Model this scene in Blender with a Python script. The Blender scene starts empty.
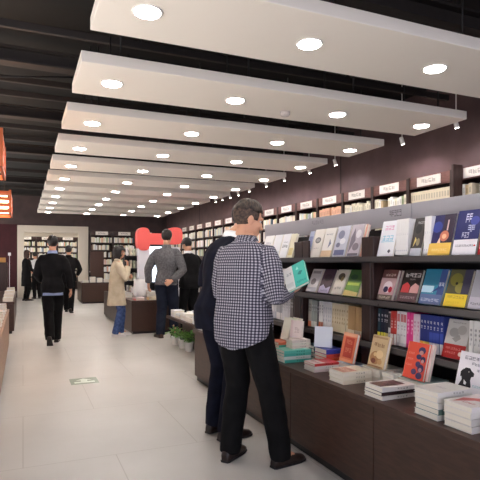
import bpy, bmesh, math, random
from mathutils import Vector, Matrix, noise
random.seed(7)
SC = bpy.context.scene
COL = SC.collection
PI = math.pi
R = math.radians
# ------------------------------------------------------------------ camera model
FP = 505.0                      # focal length in pixels of the 480 frame
YAW = math.atan(217.0 / FP)     # camera looks this far right of the aisle (+Y)
CS, SN = math.cos(YAW), math.sin(YAW)
CZ = 1.35                       # eye height
HY = 262.0                      # horizon row
VX = 240.0 - FP * math.tan(YAW)
def yat(px, X):                 # Y of the point of the vertical plane X=const seen in column px
    d = FP * X / (CS * (px - VX))
    return (d - X * SN) / CS
def zat(py, X, Y):
    d = X * SN + Y * CS
    return CZ - (py - HY) * d / FP
def onz(px, py, z):
    d = FP * (CZ - z) / (py - HY)
    r = (px - 240) / FP * d
    return Vector((r * CS + d * SN, -r * SN + d * CS, z))
def atd(px, py, d):
    r = (px - 240) / FP * d
    return Vector((r * CS + d * SN, -r * SN + d * CS, CZ - (py - HY) * d / FP))
cam = bpy.data.cameras.new('camera')
cam_o = bpy.data.objects.new('camera', cam); COL.objects.link(cam_o)
cam_o.location = (0, 0, CZ); cam_o.rotation_euler = (PI / 2, 0, -YAW)
cam.sensor_width = 36.0; cam.lens = 36.0 * FP / 480.0; cam.shift_y = (HY - 240) / 480.0
cam.clip_start = 0.05
SC.camera = cam_o
# ------------------------------------------------------------------ materials
def lin(c):
    return tuple(((x / 255.0) / 12.92 if x / 255.0 <= .04045 else ((x / 255.0 + .055) / 1.055) ** 2.4) for x in c)
_M = {}
def M(c, rough=.5, spec=.4, metal=0.0, coat=0.0):
    """plain coloured surface with a slight procedural unevenness"""
    k = (tuple(c), rough, spec, metal)
    if k in _M: return _M[k]
    m = bpy.data.materials.new('surface_%d_%d_%d' % tuple(int(x) for x in c)); m.use_nodes = True
    nt = m.node_tree; b = nt.nodes['Principled BSDF']
    l = lin(c)
    b.inputs['Base Color'].default_value = (*l, 1)
    b.inputs['Roughness'].default_value = rough
    b.inputs['Specular IOR Level'].default_value = spec
    b.inputs['Metallic'].default_value = metal
    n = nt.nodes.new('ShaderNodeTexNoise'); n.inputs['Scale'].default_value = 14; n.inputs['Detail'].default_value = 3
    tc = nt.nodes.new('ShaderNodeTexCoord'); nt.links.new(tc.outputs['Object'], n.inputs['Vector'])
    mr = nt.nodes.new('ShaderNodeMapRange'); mr.inputs['To Min'].default_value = max(0, rough - .06); mr.inputs['To Max'].default_value = min(1, rough + .06)
    nt.links.new(n.outputs['Fac'], mr.inputs['Value']); nt.links.new(mr.outputs['Result'], b.inputs['Roughness'])
    _M[k] = m
    return m
def glow(c, s, name='glow'):
    m = bpy.data.materials.new(name); m.use_nodes = True
    b = m.node_tree.nodes['Principled BSDF']
    b.inputs['Base Color'].default_value = (.8, .8, .8, 1)
    b.inputs['Emission Color'].default_value = (*lin(c), 1); b.inputs['Emission Strength'].default_value = s
    return m
def ramp_mat(name, c1, c2, scale, rough=.5, stretch=(1, 1, 1), detail=4, bump=0.0, spec=.4, lo=.35, hi=.65, distort=0.0):
    m = bpy.data.materials.new(name); m.use_nodes = True
    nt = m.node_tree; b = nt.nodes['Principled BSDF']
    tc = nt.nodes.new('ShaderNodeTexCoord'); mp = nt.nodes.new('ShaderNodeMapping'); mp.inputs['Scale'].default_value = stretch
    nt.links.new(tc.outputs['Object'], mp.inputs['Vector'])
    n = nt.nodes.new('ShaderNodeTexNoise'); n.inputs['Scale'].default_value = scale; n.inputs['Detail'].default_value = detail
    n.inputs['Distortion'].default_value = distort
    nt.links.new(mp.outputs['Vector'], n.inputs['Vector'])
    r = nt.nodes.new('ShaderNodeValToRGB')
    r.color_ramp.elements[0].color = (*lin(c1), 1); r.color_ramp.elements[0].position = lo
    r.color_ramp.elements[1].color = (*lin(c2), 1); r.color_ramp.elements[1].position = hi
    nt.links.new(n.outputs['Fac'], r.inputs['Fac']); nt.links.new(r.outputs['Color'], b.inputs['Base Color'])
    b.inputs['Roughness'].default_value = rough; b.inputs['Specular IOR Level'].default_value = spec
    if bump:
        bp = nt.nodes.new('ShaderNodeBump'); bp.inputs['Strength'].default_value = bump; bp.inputs['Distance'].default_value = .01
        nt.links.new(n.outputs['Fac'], bp.inputs['Height']); nt.links.new(bp.outputs['Normal'], b.inputs['Normal'])
    return m
WOOD = ramp_mat('dark_brown_wood', (48, 30, 27), (64, 42, 36), 6, .38, (2, 14, 14), distort=.6)
WOODV = ramp_mat('dark_brown_wood_upright', (42, 26, 24), (56, 36, 32), 6, .4, (14, 14, 1.5), distort=.6)
WOODT = ramp_mat('brown_plinth_wood', (56, 36, 28), (70, 46, 36), 5, .4, (12, 1.6, 12), distort=.5)
WOODR = ramp_mat('red_brown_header_wood', (98, 62, 56), (114, 74, 66), 5, .45, (12, 1.5, 12), distort=.5)
WOODL = ramp_mat('light_brown_wood', (150, 118, 98), (172, 138, 116), 5, .45, (12, 1.5, 12), distort=.5)
BLACK = M((26, 24, 25), .35)
SHELFEDGE = M((74, 68, 67), .3)
# ------------------------------------------------------------------ mesh builder
class MB:
    def __init__(s): s.v = []; s.f = []; s.m = []; s.mats = []; s.sm = []
    def mi(s, mat):
        if mat not in s.mats: s.mats.append(mat)
        return s.mats.index(mat)
    def poly(s, pts, mat, smooth=False):
        b = len(s.v); s.v += [tuple(p) for p in pts]; s.f.append(tuple(range(b, b + len(pts)))); s.m.append(s.mi(mat)); s.sm.append(smooth)
    def box(s, a, b, mat, bev=0.0):
        x0, y0, z0 = (min(a[i], b[i]) for i in range(3)); x1, y1, z1 = (max(a[i], b[i]) for i in range(3))
        i = s.mi(mat)
        if bev <= 0:
            n = len(s.v)
            s.v += [(x0, y0, z0), (x1, y0, z0), (x1, y1, z0), (x0, y1, z0), (x0, y0, z1), (x1, y0, z1), (x1, y1, z1), (x0, y1, z1)]
            for q in ((0, 3, 2, 1), (4, 5, 6, 7), (0, 1, 5, 4), (1, 2, 6, 5), (2, 3, 7, 6), (3, 0, 4, 7)):
                s.f.append(tuple(n + k for k in q)); s.m.append(i); s.sm.append(False)
            return
        bm = bmesh.new(); bmesh.ops.create_cube(bm, size=1)
        for v in bm.verts:
            v.co = Vector(((x0 + x1) / 2 + v.co.x * (x1 - x0), (y0 + y1) / 2 + v.co.y * (y1 - y0), (z0 + z1) / 2 + v.co.z * (z1 - z0)))
        bmesh.ops.bevel(bm, geom=bm.edges[:], offset=bev, segments=2, affect='EDGES', profile=.5)
        s.addbm(bm, mat); bm.free()
    def addbm(s, bm, mat, smooth=False):
        n = len(s.v); i = s.mi(mat); bm.verts.index_update()
        s.v += [tuple(v.co) for v in bm.verts]
        for f in bm.faces:
            s.f.append(tuple(n + v.index for v in f.verts)); s.m.append(i); s.sm.append(smooth)
    def loft(s, rings, mat, smooth=True, cap=True):
        n0 = len(s.v); k = len(rings[0]); i = s.mi(mat)
        for r in rings: s.v += [tuple(p) for p in r]
        for a in range(len(rings) - 1):
            for j in range(k):
                j2 = (j + 1) % k
                s.f.append((n0 + a * k + j, n0 + a * k + j2, n0 + (a + 1) * k + j2, n0 + (a + 1) * k + j)); s.m.append(i); s.sm.append(smooth)
        if cap:
            s.f.append(tuple(n0 + j for j in reversed(range(k)))); s.m.append(i); s.sm.append(False)
            q = n0 + (len(rings) - 1) * k
            s.f.append(tuple(q + j for j in range(k))); s.m.append(i); s.sm.append(False)
    def tube(s, pts, rad, mat, n=12, smooth=True, sq=None):
        pts = [Vector(p) for p in pts]
        if not hasattr(rad, '__len__'): rad = [rad] * len(pts)
        rings = []; up = None
        for i, p in enumerate(pts):
            t = (pts[min(i + 1, len(pts) - 1)] - pts[max(i - 1, 0)]).normalized()
            if up is None:
                up = Vector((0, 0, 1)) if abs(t.z) < .9 else Vector((0, 1, 0))
            u = up - t * up.dot(t); u.normalize(); w = t.cross(u); up = u
            r = rad[i]
            rings.append([p + (u * math.cos(a) + w * math.sin(a)) * r for a in (2 * PI * j / n for j in range(n))])
        s.loft(rings, mat, smooth)
    def lathe(s, prof, mat, c=(0, 0, 0), n=20, smooth=True):
        s.loft([[(c[0] + r * math.cos(2 * PI * j / n), c[1] + r * math.sin(2 * PI * j / n), c[2] + z) for j in range(n)] for r, z in prof], mat, smooth)
    def ell(s, c, r, mat, rot=None, nu=16, nv=10):
        c = Vector(c); rings = []
        for a in range(nv + 1):
            t = PI * min(max(a / nv, .02), .98)
            ring = []
            for j in range(nu):
                p = 2 * PI * j / nu
                q = Vector((r[0] * math.sin(t) * math.cos(p), r[1] * math.sin(t) * math.sin(p), -r[2] * math.cos(t)))
                if rot is not None: q = rot @ q
                ring.append(c + q)
            rings.append(ring)
        s.loft(rings, mat)
    def mesh(s, name):
        me = bpy.data.meshes.new(name); me.from_pydata(s.v, [], s.f)
        for m in s.mats: me.materials.append(m)
        me.polygons.foreach_set('material_index', s.m); me.polygons.foreach_set('use_smooth', s.sm)
        me.validate(); me.update()
        return me
    def build(s, name, parent=None, loc=None, rot=None):
        return link(name, s.mesh(name), parent, loc, rot)
def link(name, me, parent=None, loc=None, rot=None):
    o = bpy.data.objects.new(name, me); COL.objects.link(o)
    if parent is not None: o.parent = parent
    if loc is not None: o.location = loc
    if rot is not None: o.rotation_euler = rot
    return o
def tag(o, label, cat, group=None, kind=None):
    o['label'] = label; o['category'] = cat
    if group: o['group'] = group
    if kind: o['kind'] = kind
    return o
def thing(name, label, cat, loc=(0, 0, 0), rz=0.0, group=None, rot=None):
    o = bpy.data.objects.new(name, None); COL.objects.link(o); o.empty_display_size = .1
    o.location = loc; o.rotation_euler = rot if rot else (0, 0, rz)
    return tag(o, label, cat, group)
def struct(o, label=None):
    o['kind'] = 'structure'
    if label: o['label'] = label
    return o
ORD = ('zeroth first second third fourth fifth sixth seventh eighth ninth tenth eleventh twelfth thirteenth fourteenth fifteenth sixteenth '
       'seventeenth eighteenth nineteenth twentieth twenty-first twenty-second twenty-third twenty-fourth twenty-fifth twenty-sixth').split()
# ================================================================== THE ROOM
def floor_mat():
    m = bpy.data.materials.new('polished_beige_floor'); m.use_nodes = True
    nt = m.node_tree; b = nt.nodes['Principled BSDF']
    tc = nt.nodes.new('ShaderNodeTexCoord')
    n = nt.nodes.new('ShaderNodeTexNoise'); n.inputs['Scale'].default_value = 1.3; n.inputs['Detail'].default_value = 6
    nt.links.new(tc.outputs['Object'], n.inputs['Vector'])
    r = nt.nodes.new('ShaderNodeValToRGB')
    r.color_ramp.elements[0].color = (*lin((195, 191, 186)), 1); r.color_ramp.elements[0].position = .3
    r.color_ramp.elements[1].color = (*lin((206, 202, 197)), 1); r.color_ramp.elements[1].position = .7
    nt.links.new(n.outputs['Fac'], r.inputs['Fac'])
    bk = nt.nodes.new('ShaderNodeTexBrick'); bk.offset = .5
    bk.inputs['Scale'].default_value = 1.0; bk.inputs['Mortar Size'].default_value = .004; bk.inputs['Brick Width'].default_value = 1.2; bk.inputs['Row Height'].default_value = 1.2
    bk.inputs['Mortar Smooth'].default_value = .4
    bk.inputs['Color1'].default_value = bk.inputs['Color2'].default_value = (1, 1, 1, 1); bk.inputs['Mortar'].default_value = (.78, .76, .74, 1)
    nt.links.new(tc.outputs['Object'], bk.inputs['Vector'])
    mx = nt.nodes.new('ShaderNodeMix'); mx.data_type = 'RGBA'; mx.blend_type = 'MULTIPLY'; mx.inputs['Factor'].default_value = 1
    nt.links.new(r.outputs['Color'], mx.inputs['A']); nt.links.new(bk.outputs['Color'], mx.inputs['B'])
    nt.links.new(mx.outputs['Result'], b.inputs['Base Color'])
    b.inputs['Roughness'].default_value = .38; b.inputs['Specular IOR Level'].default_value = .3
    return m
XL, XW = -5.0, 5.62          # left and right walls
YB, YN = 21.0, 26.5          # back wall, far wall of the next room
YF = -4.0
DARKC = ramp_mat('black_painted_ceiling', (11, 9, 9), (17, 14, 14), 2, .8)
BEAM = M((46, 40, 38), .7)
WALLP = ramp_mat('dark_plum_wall', (86, 67, 66), (97, 76, 75), 3, .75)
WALLB = ramp_mat('dark_brown_back_wall', (78, 64, 64), (90, 74, 72), 3, .8)
MAROON = ramp_mat('maroon_wall', (62, 22, 29), (72, 27, 34), 3, .7)
CREAM = M((232, 220, 204), .5)
mb = MB(); mb.box((XL, YF, -.1), (XW, YN, 0), floor_mat()); struct(mb.build('floor'))
mb = MB(); mb.box((XL, YF, 3.95), (XW, YN, 4.05), DARKC); struct(mb.build('ceiling'))
mb = MB(); mb.box((XW, YF, 0), (XW + .1, YN, 3.95), WALLP); struct(mb.build('wall_right'))
# unseen left side: tall openings added so sunlight can lift the panel undersides
mb = MB(); mb.box((XL - .1, YF, 0), (XL, YN, .12), CREAM); mb.box((XL - .1, YF, 3.25), (XL, YN, 3.95), CREAM)
for y in (YF, 0.2, 4.6, 9.0, 13.4, 17.8, 22.2, YN - .3): mb.box((XL - .1, y, .12), (XL, y + .3, 3.25), CREAM)
struct(mb.build('wall_left'))
for i, y in enumerate((YF + .3, .5, 4.9, 9.3, 13.7, 18.1)):
    mb = MB(); y2 = y + 4.1 if i else .2
    for t in (0, .5, 1): mb.box((XL - .08, y + (y2 - y - .05) * t, .12), (XL - .03, y + (y2 - y - .05) * t + .05, 3.25), BLACK)
    mb.box((XL - .08, y, .12), (XL - .03, y2, .17), BLACK); mb.box((XL - .08, y, 3.2), (XL - .03, y2, 3.25), BLACK)
    struct(mb.build('added_window_%d' % (i + 1)))  # unseen frames of the added openings
SUN = bpy.data.lights.new('added_sun', 'SUN'); SUN.energy = 34; SUN.angle = R(1); SUN.color = (1, .98, .95)  # added sunlight from the unseen left, bounced off the floor onto the panels
so = bpy.data.objects.new('added_sun', SUN); COL.objects.link(so); so.rotation_euler = Vector((.74, 0, -.67)).to_track_quat('-Z', 'Y').to_euler()
mb = MB()
mb.box((-.2, YB, 2.76), (2.4, YB + .2, 3.95), WALLB); mb.box((2.4, YB, 0), (XW, YB + .2, 3.95), WALLB)
mb.box((XL, YB, 2.78), (-.2, YB + .2, 3.95), WALLB); mb.box((XL, YB, 0), (-.2, YB + .2, 2.78), MAROON)
struct(mb.build('wall_back'))
mb = MB(); mb.box((XL, YN, 0), (XW, YN + .1, 3.95), CREAM); struct(mb.build('wall_far'))
# cream doorway between the two rooms
mb = MB()
for a, b in (((-.2, YB - .06, 0), (.04, YB + .26, 2.76)), ((2.03, YB - .06, 0), (2.4, YB + .26, 2.76)), ((.04, YB - .06, 2.5), (2.03, YB + .26, 2.76))):
    mb.box(a, b, CREAM, .012)
struct(mb.build('door_1'))
mb = MB(); mb.box((2.42, YB - .015, 0), (XW - .01, YB, .1), BLACK); struct(mb.build('baseboard_back'))
# joint lines on the right wall between its panels
for i, y in enumerate((8.15, 12.4, 16.6)):
    mb = MB(); mb.box((XW - .006, y, 2.3), (XW, y + .025, 3.9), M((52, 42, 44), .8)); struct(mb.build('trim_%d' % (i + 1)))

# steel beams and pipes under the black ceiling
k = 0
BY = [2.6, 3.7, 4.6, 5.5, 6.35, 7.15, 7.75, 8.7, 9.6, 10.5, 11.5, 12.8, 14.2, 15.8, 17.4, 19.2]
for k, y in enumerate(BY):
    big = k % 3 == 1
    mb = MB(); h = .16 if big else .08; w = .09 if big else .05
    z = 3.62
    if big:                                       # I-section
        mb.box((XL, y - w, z), (XW, y + w, z + .025), BEAM); mb.box((XL, y - w, z + h), (XW, y + w, z + h + .025), BEAM); mb.box((XL, y - .012, z + .02), (XW, y + .012, z + h), BEAM)
    else:
        mb.box((XL, y - w / 2, z + .05), (XW, y + w / 2, z + .05 + h), BEAM, .008)
    for x in (-4.2, -1.5, 1.2, 3.9):              # hangers up to the slab
        mb.box((x - .01, y - .01, z + h), (x + .01, y + .01, 3.95), BEAM)
    o = mb.build('ceiling_beam')
    tag(o, 'dark steel ceiling beam above the white panels, %s from the near end' % ORD[k + 1], 'beam', 'dark beams under the black ceiling')
mb = MB(); pts = [(-2.5 + .25 * i, 6.3 + .12 * math.sin(i * .5), 3.58 - .22 * math.sin(PI * i / 13)) for i in range(14)]
mb.tube(pts, .012, BLACK, 8)
for p in (pts[0], pts[-1]): mb.tube([p, (p[0], p[1], 3.95)], .008, BLACK, 6)
tag(mb.build('ceiling_cable'), 'black cable sagging below the dark ceiling at upper left', 'cable')

# ------------------------------------------------------------------ hanging light panels
PANEL = M((244, 236, 226), .6); LENS = glow((255, 249, 243), 90, 'downlight_lens'); RIM = M((240, 236, 230), .4)
PX0, PX1, PZ = .466, 5.0, 3.1
LXS = (.80, 2.11, 3.42, 4.70)
names = ['nearest', 'second', 'third', 'fourth', 'fifth', 'sixth', 'seventh', 'eighth', 'ninth', 'tenth', 'eleventh', 'farthest']
for k in range(12):
    y0 = 1.51 + 1.54 * k
    nm = names[k] + ('' if k in (0, 11) else ' from the near end')
    root = thing('ceiling_panel', 'long cream ceiling panel with four downlights hanging in the row, %s' % nm, 'ceiling panel', ((PX0 + PX1) / 2, y0 + .45, PZ), 0, 'cream light panels hung from the ceiling')
    mb = MB(); hx = (PX1 - PX0) / 2
    mb.box((-hx, -.45, 0), (hx, .45, .1), PANEL, .006); mb.build('panel_board', root)
    for sx in (-1.9, -.6, .7, 1.95):
        for sy in (-.3, .3):
            mb = MB(); mb.tube([(sx, sy, .1), (sx, sy, .85)], .008, BLACK, 6); mb.build('hanging_rod', root)
    for x in LXS:
        mb = MB(); lx = x - (PX0 + PX1) / 2
        mb.lathe([(.088, -.002), (.105, -.012), (.11, -.006), (.11, .0)], RIM, (lx, 0, 0), 24)
        ring = mb.build('downlight', root)
        mb = MB(); mb.lathe([(.0005, -.0135), (.088, -.0125), (.09, -.003), (.0005, -.002)], LENS, (lx, 0, 0), 24); mb.build('lens', ring)
mb = MB(); mb.lathe([(.06, 0), (.06, -.03), (.045, -.05), (.0005, -.055)], M((205, 195, 190), .4), (0, 0, 0), 18)
p = atd(285, 112, 1); t = (PZ - CZ) / (p.z - CZ); p = Vector((p.x * t, p.y * t, PZ))
tag(mb.build('smoke_detector', None, p), 'small round smoke detector under a cream ceiling panel', 'smoke detector')

# ------------------------------------------------------------------ wall washers at the panel ends
SPOTPX = [480 + 20, 456, 402, 368, 335, 309, 284, 266, 249, 238, 229.7, 222, 215.5]
SPL = glow((255, 246, 240), 60, 'spot_lens')
XS = 5.12
for i, px in enumerate(SPOTPX):
    y = yat(px, XS)
    if px == 368: continue
    z = 3.13
    root = thing('wall_spotlight', 'small white spotlight at the panel ends along the plum wall, %s from the near end' % ORD[i + 1 - (i > 3)], 'spotlight', (XS, y, z), 0, 'spotlights washing the right wall')
    mb = MB(); mb.tube([(0, 0, .03), (0, 0, .86)], .007, RIM, 8); mb.build('stem', root)
    d = Vector((.34, 0, -.94)).normalized()
    mb = MB(); mb.tube([d * -.06, d * -.05, d * .055], [.018, .028, .03], RIM, 14); hd = mb.build('head', root)
    mb = MB(); mb.tube([d * .0552, d * .058], [.027, .026], SPL, 14); mb.build('lens', hd)
    L = bpy.data.lights.new('wall_washer_beam', 'SPOT'); L.energy = (150, 120, 190, 170, 150, 160, 220, 130)[i % 8] * .09; L.spot_size = R(116); L.spot_blend = .35; L.shadow_soft_size = .03
    L.color = ((.92, .86, 1), (.82, .86, 1), (.98, .88, .96))[i % 3]
    lo = bpy.data.objects.new('wall_washer_beam', L); COL.objects.link(lo); lo.parent = root; lo.location = d * .075
    lo.rotation_euler = d.to_track_quat('-Z', 'Y').to_euler()
# ------------------------------------------------------------------ copper pendants over the left tables
COP = M((196, 104, 66), .35, .5, .75); CGL = glow((255, 206, 160), 5, 'copper_lamp_strip')
for (y0, y1, z0, nm) in ((10.0, 11.2, 2.24, 'farther'), (5.9, 6.9, 2.36, 'nearer')):
    root = thing('pendant_lamp', 'copper box pendant with glowing slats over the left tables, the %s one' % nm, 'pendant lamp', (-.62, (y0 + y1) / 2, z0), 0, 'copper pendants over the left tables')
    hy = (y1 - y0) / 2; mb = MB()
    for z in (0, .11, .22, .33):
        for a, b in (((-.42, -hy, z), (-.39, hy, z + .06)), ((.39, -hy, z), (.42, hy, z + .06)), ((-.39, -hy, z), (.39, -hy + .03, z + .06)), ((-.39, hy - .03, z), (.39, hy, z + .06))):
            mb.box(a, b, COP)
    for sx in (-.405, .405):
        for sy in (-hy + .015, hy - .015): mb.box((sx - .02, sy - .02, 0), (sx + .02, sy + .02, .41), COP)
    mb.build('slatted_frame', root)
    for z in (.08, .19, .30):
        mb = MB(); mb.box((-.36, -hy + .05, z), (.36, hy - .05, z + .012), CGL); mb.build('glowing_strip', root)
    for sx in (-.3, .3):
        mb = MB(); mb.tube([(sx, 0, .3), (sx, 0, 3.95 - z0)], .006, BLACK, 6); mb.build('hanging_wire', root)
# ------------------------------------------------------------------ exit arrow on the floor
c = onz(84, 381, 0)
root = thing('floor_sign', 'green and white emergency exit marker stuck on the beige floor', 'floor sign', (c.x, c.y, 0))
mb = MB(); mb.box((-.15, -.15, 0), (.15, .15, .002), M((172, 184, 168), .25), .0008); mb.build('plate', root)
mb = MB(); W_ = M((222, 232, 220), .3); z = .0032
mb.poly([(-.11, -.1, z), (.11, -.1, z), (.11, -.03, z), (-.11, -.03, z)], W_)
mb.poly([(-.035, -.03, z), (.035, -.03, z), (.035, .04, z), (-.035, .04, z)], W_)
mb.poly([(-.09, .03, z), (.09, .03, z), (0, .12, z)], W_)
mb.build('arrow', root)
# ------------------------------------------------------------------ light from the shopfront behind, and the next room
def area(name, loc, rot, sx, sy, e, col):
    L = bpy.data.lights.new(name, 'AREA'); L.shape = 'RECTANGLE'; L.size = sx; L.size_y = sy; L.energy = e; L.color = col
    o = bpy.data.objects.new(name, L); COL.objects.link(o); o.location = loc; o.rotation_euler = rot
    return o
area('shopfront_daylight', (.5, YF + .1, 1.9), (R(90), 0, 0), 9, 3.2, 190, (.84, .84, 1.0))
for i, (x, y) in enumerate(((.2, 23.0), (2.0, 23.0), (.2, 25.0), (2.0, 25.0))):
    root = thing('ceiling_light', 'round lamp hanging in the next room, %s' % ('near left', 'near right', 'far left', 'far right')[i], 'ceiling light', (x, y, 3.0), 0, 'lamps in the next room')
    mb = MB(); mb.lathe([(.0005, 0), (.2, 0), (.2, .05), (.0005, .05)], glow((255, 244, 230), 40, 'room_lamp'), n=20); mb.build('lamp_disc', root)
    mb = MB(); mb.tube([(0, 0, .05), (0, 0, .95)], .01, BLACK, 6); mb.build('hanging_rod', root)
W = bpy.data.worlds.new('world'); SC.world = W; W.use_nodes = True
W.node_tree.nodes['Background'].inputs['Color'].default_value = (.75, .82, 1, 1); W.node_tree.nodes['Background'].inputs['Strength'].default_value = .5
SC.view_settings.view_transform = 'Standard'; SC.view_settings.look = 'None'; SC.view_settings.gamma = 1; SC.view_settings.use_curve_mapping = False
SC.view_settings.exposure = 0.28
SC.cycles.max_bounces = 8; SC.cycles.diffuse_bounces = 5; SC.cycles.sample_clamp_indirect = 4.0
SC.cycles.use_denoising = True
# ================================================================== BOOKS
PAGE = M((236, 228, 214), .8, .2)
WHITE = (238, 236, 234)
BOOKCOUNT = [0]
def art_on(mb, items, w, h, org, ux, uz, nrm, base=0.0004):
    """flat print on a cover: rectangles, ellipses, rows of glyph strokes, outlines"""
    org, ux, uz, nrm = Vector(org), Vector(ux), Vector(uz), Vector(nrm)
    def P(u, v, k): return org + ux * (u * w) + uz * (v * h) + nrm * (base + .00022 * k)
    for k, it in enumerate(items):
        t = it[0]
        if t == 'r':
            _, a, b, c, d, col = it; m = M(col, .35)
            mb.poly([P(a, b, k), P(c, b, k), P(c, d, k), P(a, d, k)], m)
        elif t == 'e':
            _, cu, cv, ru, rv, col = it; m = M(col, .35)
            mb.poly([P(cu + ru * math.cos(2 * PI * j / 20), cv + rv * math.sin(2 * PI * j / 20), k) for j in range(20)], m)
        elif t == 'p':
            m = M(it[2], .35); mb.poly([P(u, v, k) for u, v in it[1]], m)
        elif t == 't':                            # a row of n characters made of strokes
            _, a, b, c, hh, col, n = it; m = M(col, .35); cw = (c - a) / n
            rnd = random.Random(int(a * 997 + b * 761 + n * 31))
            for q in range(n):
                x0 = a + q * cw + cw * .1; x1 = a + (q + 1) * cw - cw * .1; sw = (x1 - x0) * .17; sh = hh * .14
                for yy in rnd.sample((0, .3, .58, .86), 3): mb.poly([P(x0, b + hh * yy, k), P(x1, b + hh * yy, k), P(x1, b + hh * yy + sh, k), P(x0, b + hh * yy + sh, k)], m)
                xx = rnd.choice((x0, (x0 + x1) / 2, x1 - sw))
                mb.poly([P(xx, b, k + .5), P(xx + sw, b, k + .5), P(xx + sw, b + hh, k + .5), P(xx, b + hh, k + .5)], m)
def book_meshes(w, h, t, cov, front=(), spine=(), spinecol=None, page=None, back=None):
    """local frame: width +x from the spine, height +z, thickness +y from the front cover; front faces -y, spine -x"""
    c = M(cov, .32); cs = M(spinecol, .32) if spinecol else c; cb = M(back, .32) if back else c
    th = min(.0018, t * .12)
    mb = MB()
    mb.box((0, 0, 0), (w, th, h), c); mb.box((0, t - th, 0), (w, t, h), cb); mb.box((-.0006, 0.0001, 0), (th, t - .0001, h), cs)
    art_on(mb, front, w, h, (0, 0, 0), (1, 0, 0), (0, 0, 1), (0, -1, 0))
    art_on(mb, spine, t, h, (-.0006, t, 0), (0, -1, 0), (0, 0, 1), (-1, 0, 0))
    pg = MB(); pg.box((th, th, .003), (w - .004, t - th, h - .003), page or PAGE)
    return mb.mesh('cover'), pg.mesh('page_block')
def book(label, loc, rot, w, h, t, cov, group=None, front=(), spine=(), name='book', **kw):
    a, b = book_meshes(w, h, t, cov, front, spine, **kw)
    root = thing(name, label, 'book', loc, 0, group, rot)
    link('cover', a, root); link('page_block', b, root)
    BOOKCOUNT[0] += 1
    return root
def copy_book(src, label, loc, rot, group=None):
    r = src.copy(); COL.objects.link(r); r.location = loc; r.rotation_euler = rot; r['label'] = label
    if group: r['group'] = group
    for ch in src.children:
        c = ch.copy(); COL.objects.link(c); c.parent = r
    BOOKCOUNT[0] += 1
    return r
def lean(label, X, y_left, z, w, h, t, cov, tilt=20, group=None, yaw=0, **kw):
    """book standing face out towards the aisle, leaning back"""
    a = R(tilt)
    return book(label, (X, y_left, z + t * math.sin(a) + .001), (-a, 0, -PI / 2 + R(yaw)), w, h, t, cov, group, **kw)
def flat(label, x, y, z, w, h, t, cov, group=None, rz=0, **kw):
    """book lying flat, spine to the aisle; x,y is the near lower corner of the spine edge"""
    return book(label, (x, y, z + t), (-PI / 2, 0, R(rz)), w, h, t, cov, group, **kw)
# ================================================================== THE DISPLAY SHELF IN FRONT
GX = 2.2                     # front of its shelves
TX, TZ = 1.8, .583           # front and top of the low plinth
Y0, Y1 = .55, 4.98
plinth = thing('display_plinth', 'long low brown wooden plinth covered with stacked books in front of the shelves', 'plinth', (TX, 0, 0))
mb = MB(); mb.box((-.02, Y0 - .1, TZ - .035), (.86, 5.52, TZ), WOODT, .004); mb.build('plinth_top', plinth)
ys = [Y0 - .1, 1.35, 2.3, 3.25, 4.2, 5.5]
for a, b in zip(ys, ys[1:]):
    mb = MB(); mb.box((0, a + .003, .06), (.03, b - .003, TZ - .037), WOODT, .003); fp = mb.build('front_panel', plinth)
mb = MB(); mb.box((.03, Y0 - .1, .0), (.84, 5.5, .06), BLACK); mb.build('kick_base', plinth)
mb = MB(); mb.box((.03, 5.46, .06), (.84, 5.5, TZ - .037), WOODT); mb.build('end_panel', plinth)
mb = MB(); mb.box((.03, Y0 - .1, .06), (.84, Y0 - .06, TZ - .037), WOODT); mb.build('end_panel', plinth)
shelf = thing('display_bookshelf', 'dark brown display bookshelf with a grey header behind the checked shirt man', 'bookshelf', (GX, 0, TZ))
posts = [(.80, .93), (1.78, 1.91), (2.815, 2.945), (3.77, 3.91), (4.84, 4.98)]
for a, b in posts:
    mb = MB(); mb.box((0, a, .001), (.36, b, 1.525 - TZ), WOODV, .004)
    mb.box((-.006, a + .02, .20), (0, a + .028, .80), SHELFEDGE)
    mb.build('divider_post', shelf)
LV = (.80, 1.09, 1.383)
for z, nm in zip(LV, ('lower_shelf', 'middle_shelf', 'top_shelf')):
    mb = MB()
    mb.box((-.035, Y0, z - TZ - .038), (.37, Y1, z - TZ), BLACK)
    mb.box((-.043, Y0, z - TZ - .03), (-.035, Y1, z - TZ + .004), SHELFEDGE)
    mb.build(nm, shelf)
mb = MB(); mb.box((.37, Y0, .001), (.40, Y1, 1.60 - TZ), M((38, 30, 30), .6)); mb.build('back_panel', shelf)
HEAD = M((158, 156, 162), .35)
for a, b in ((Y0, 2.70), (2.705, Y1)):
    mb = MB(); mb.box((.235, a, 1.60 - TZ), (.26, b, 1.752 - TZ), HEAD, .003); mb.box((.26, a + .1, 1.585 - TZ), (.37, a + .13, 1.6 - TZ), BLACK); mb.box((.26, b - .13, 1.585 - TZ), (.37, b - .1, 1.6 - TZ), BLACK); mb.box((.235, a + .1, 1.585 - TZ), (.26, a + .13, 1.6 - TZ), BLACK); mb.box((.235, b - .13, 1.585 - TZ), (.26, b - .1, 1.6 - TZ), BLACK)
    hp = mb.build('header_board', shelf)
    if a > 2:
        mb = MB(); art_on(mb, [('t', .0, 0, 1, 1, (96, 92, 98), 5)], .13, .045, (.2345, 2.93, 1.675 - TZ), (0, -1, 0), (0, 0, 1), (-1, 0, 0)); mb.build('lettering', hp)
        mb = MB(); art_on(mb, [('t', .0, 0, 1, 1, (130, 126, 130), 6)], .2, .035, (.2345, 4.0, 1.69 - TZ), (0, -1, 0), (0, 0, 1), (-1, 0, 0)); mb.build('lettering', hp)
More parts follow.
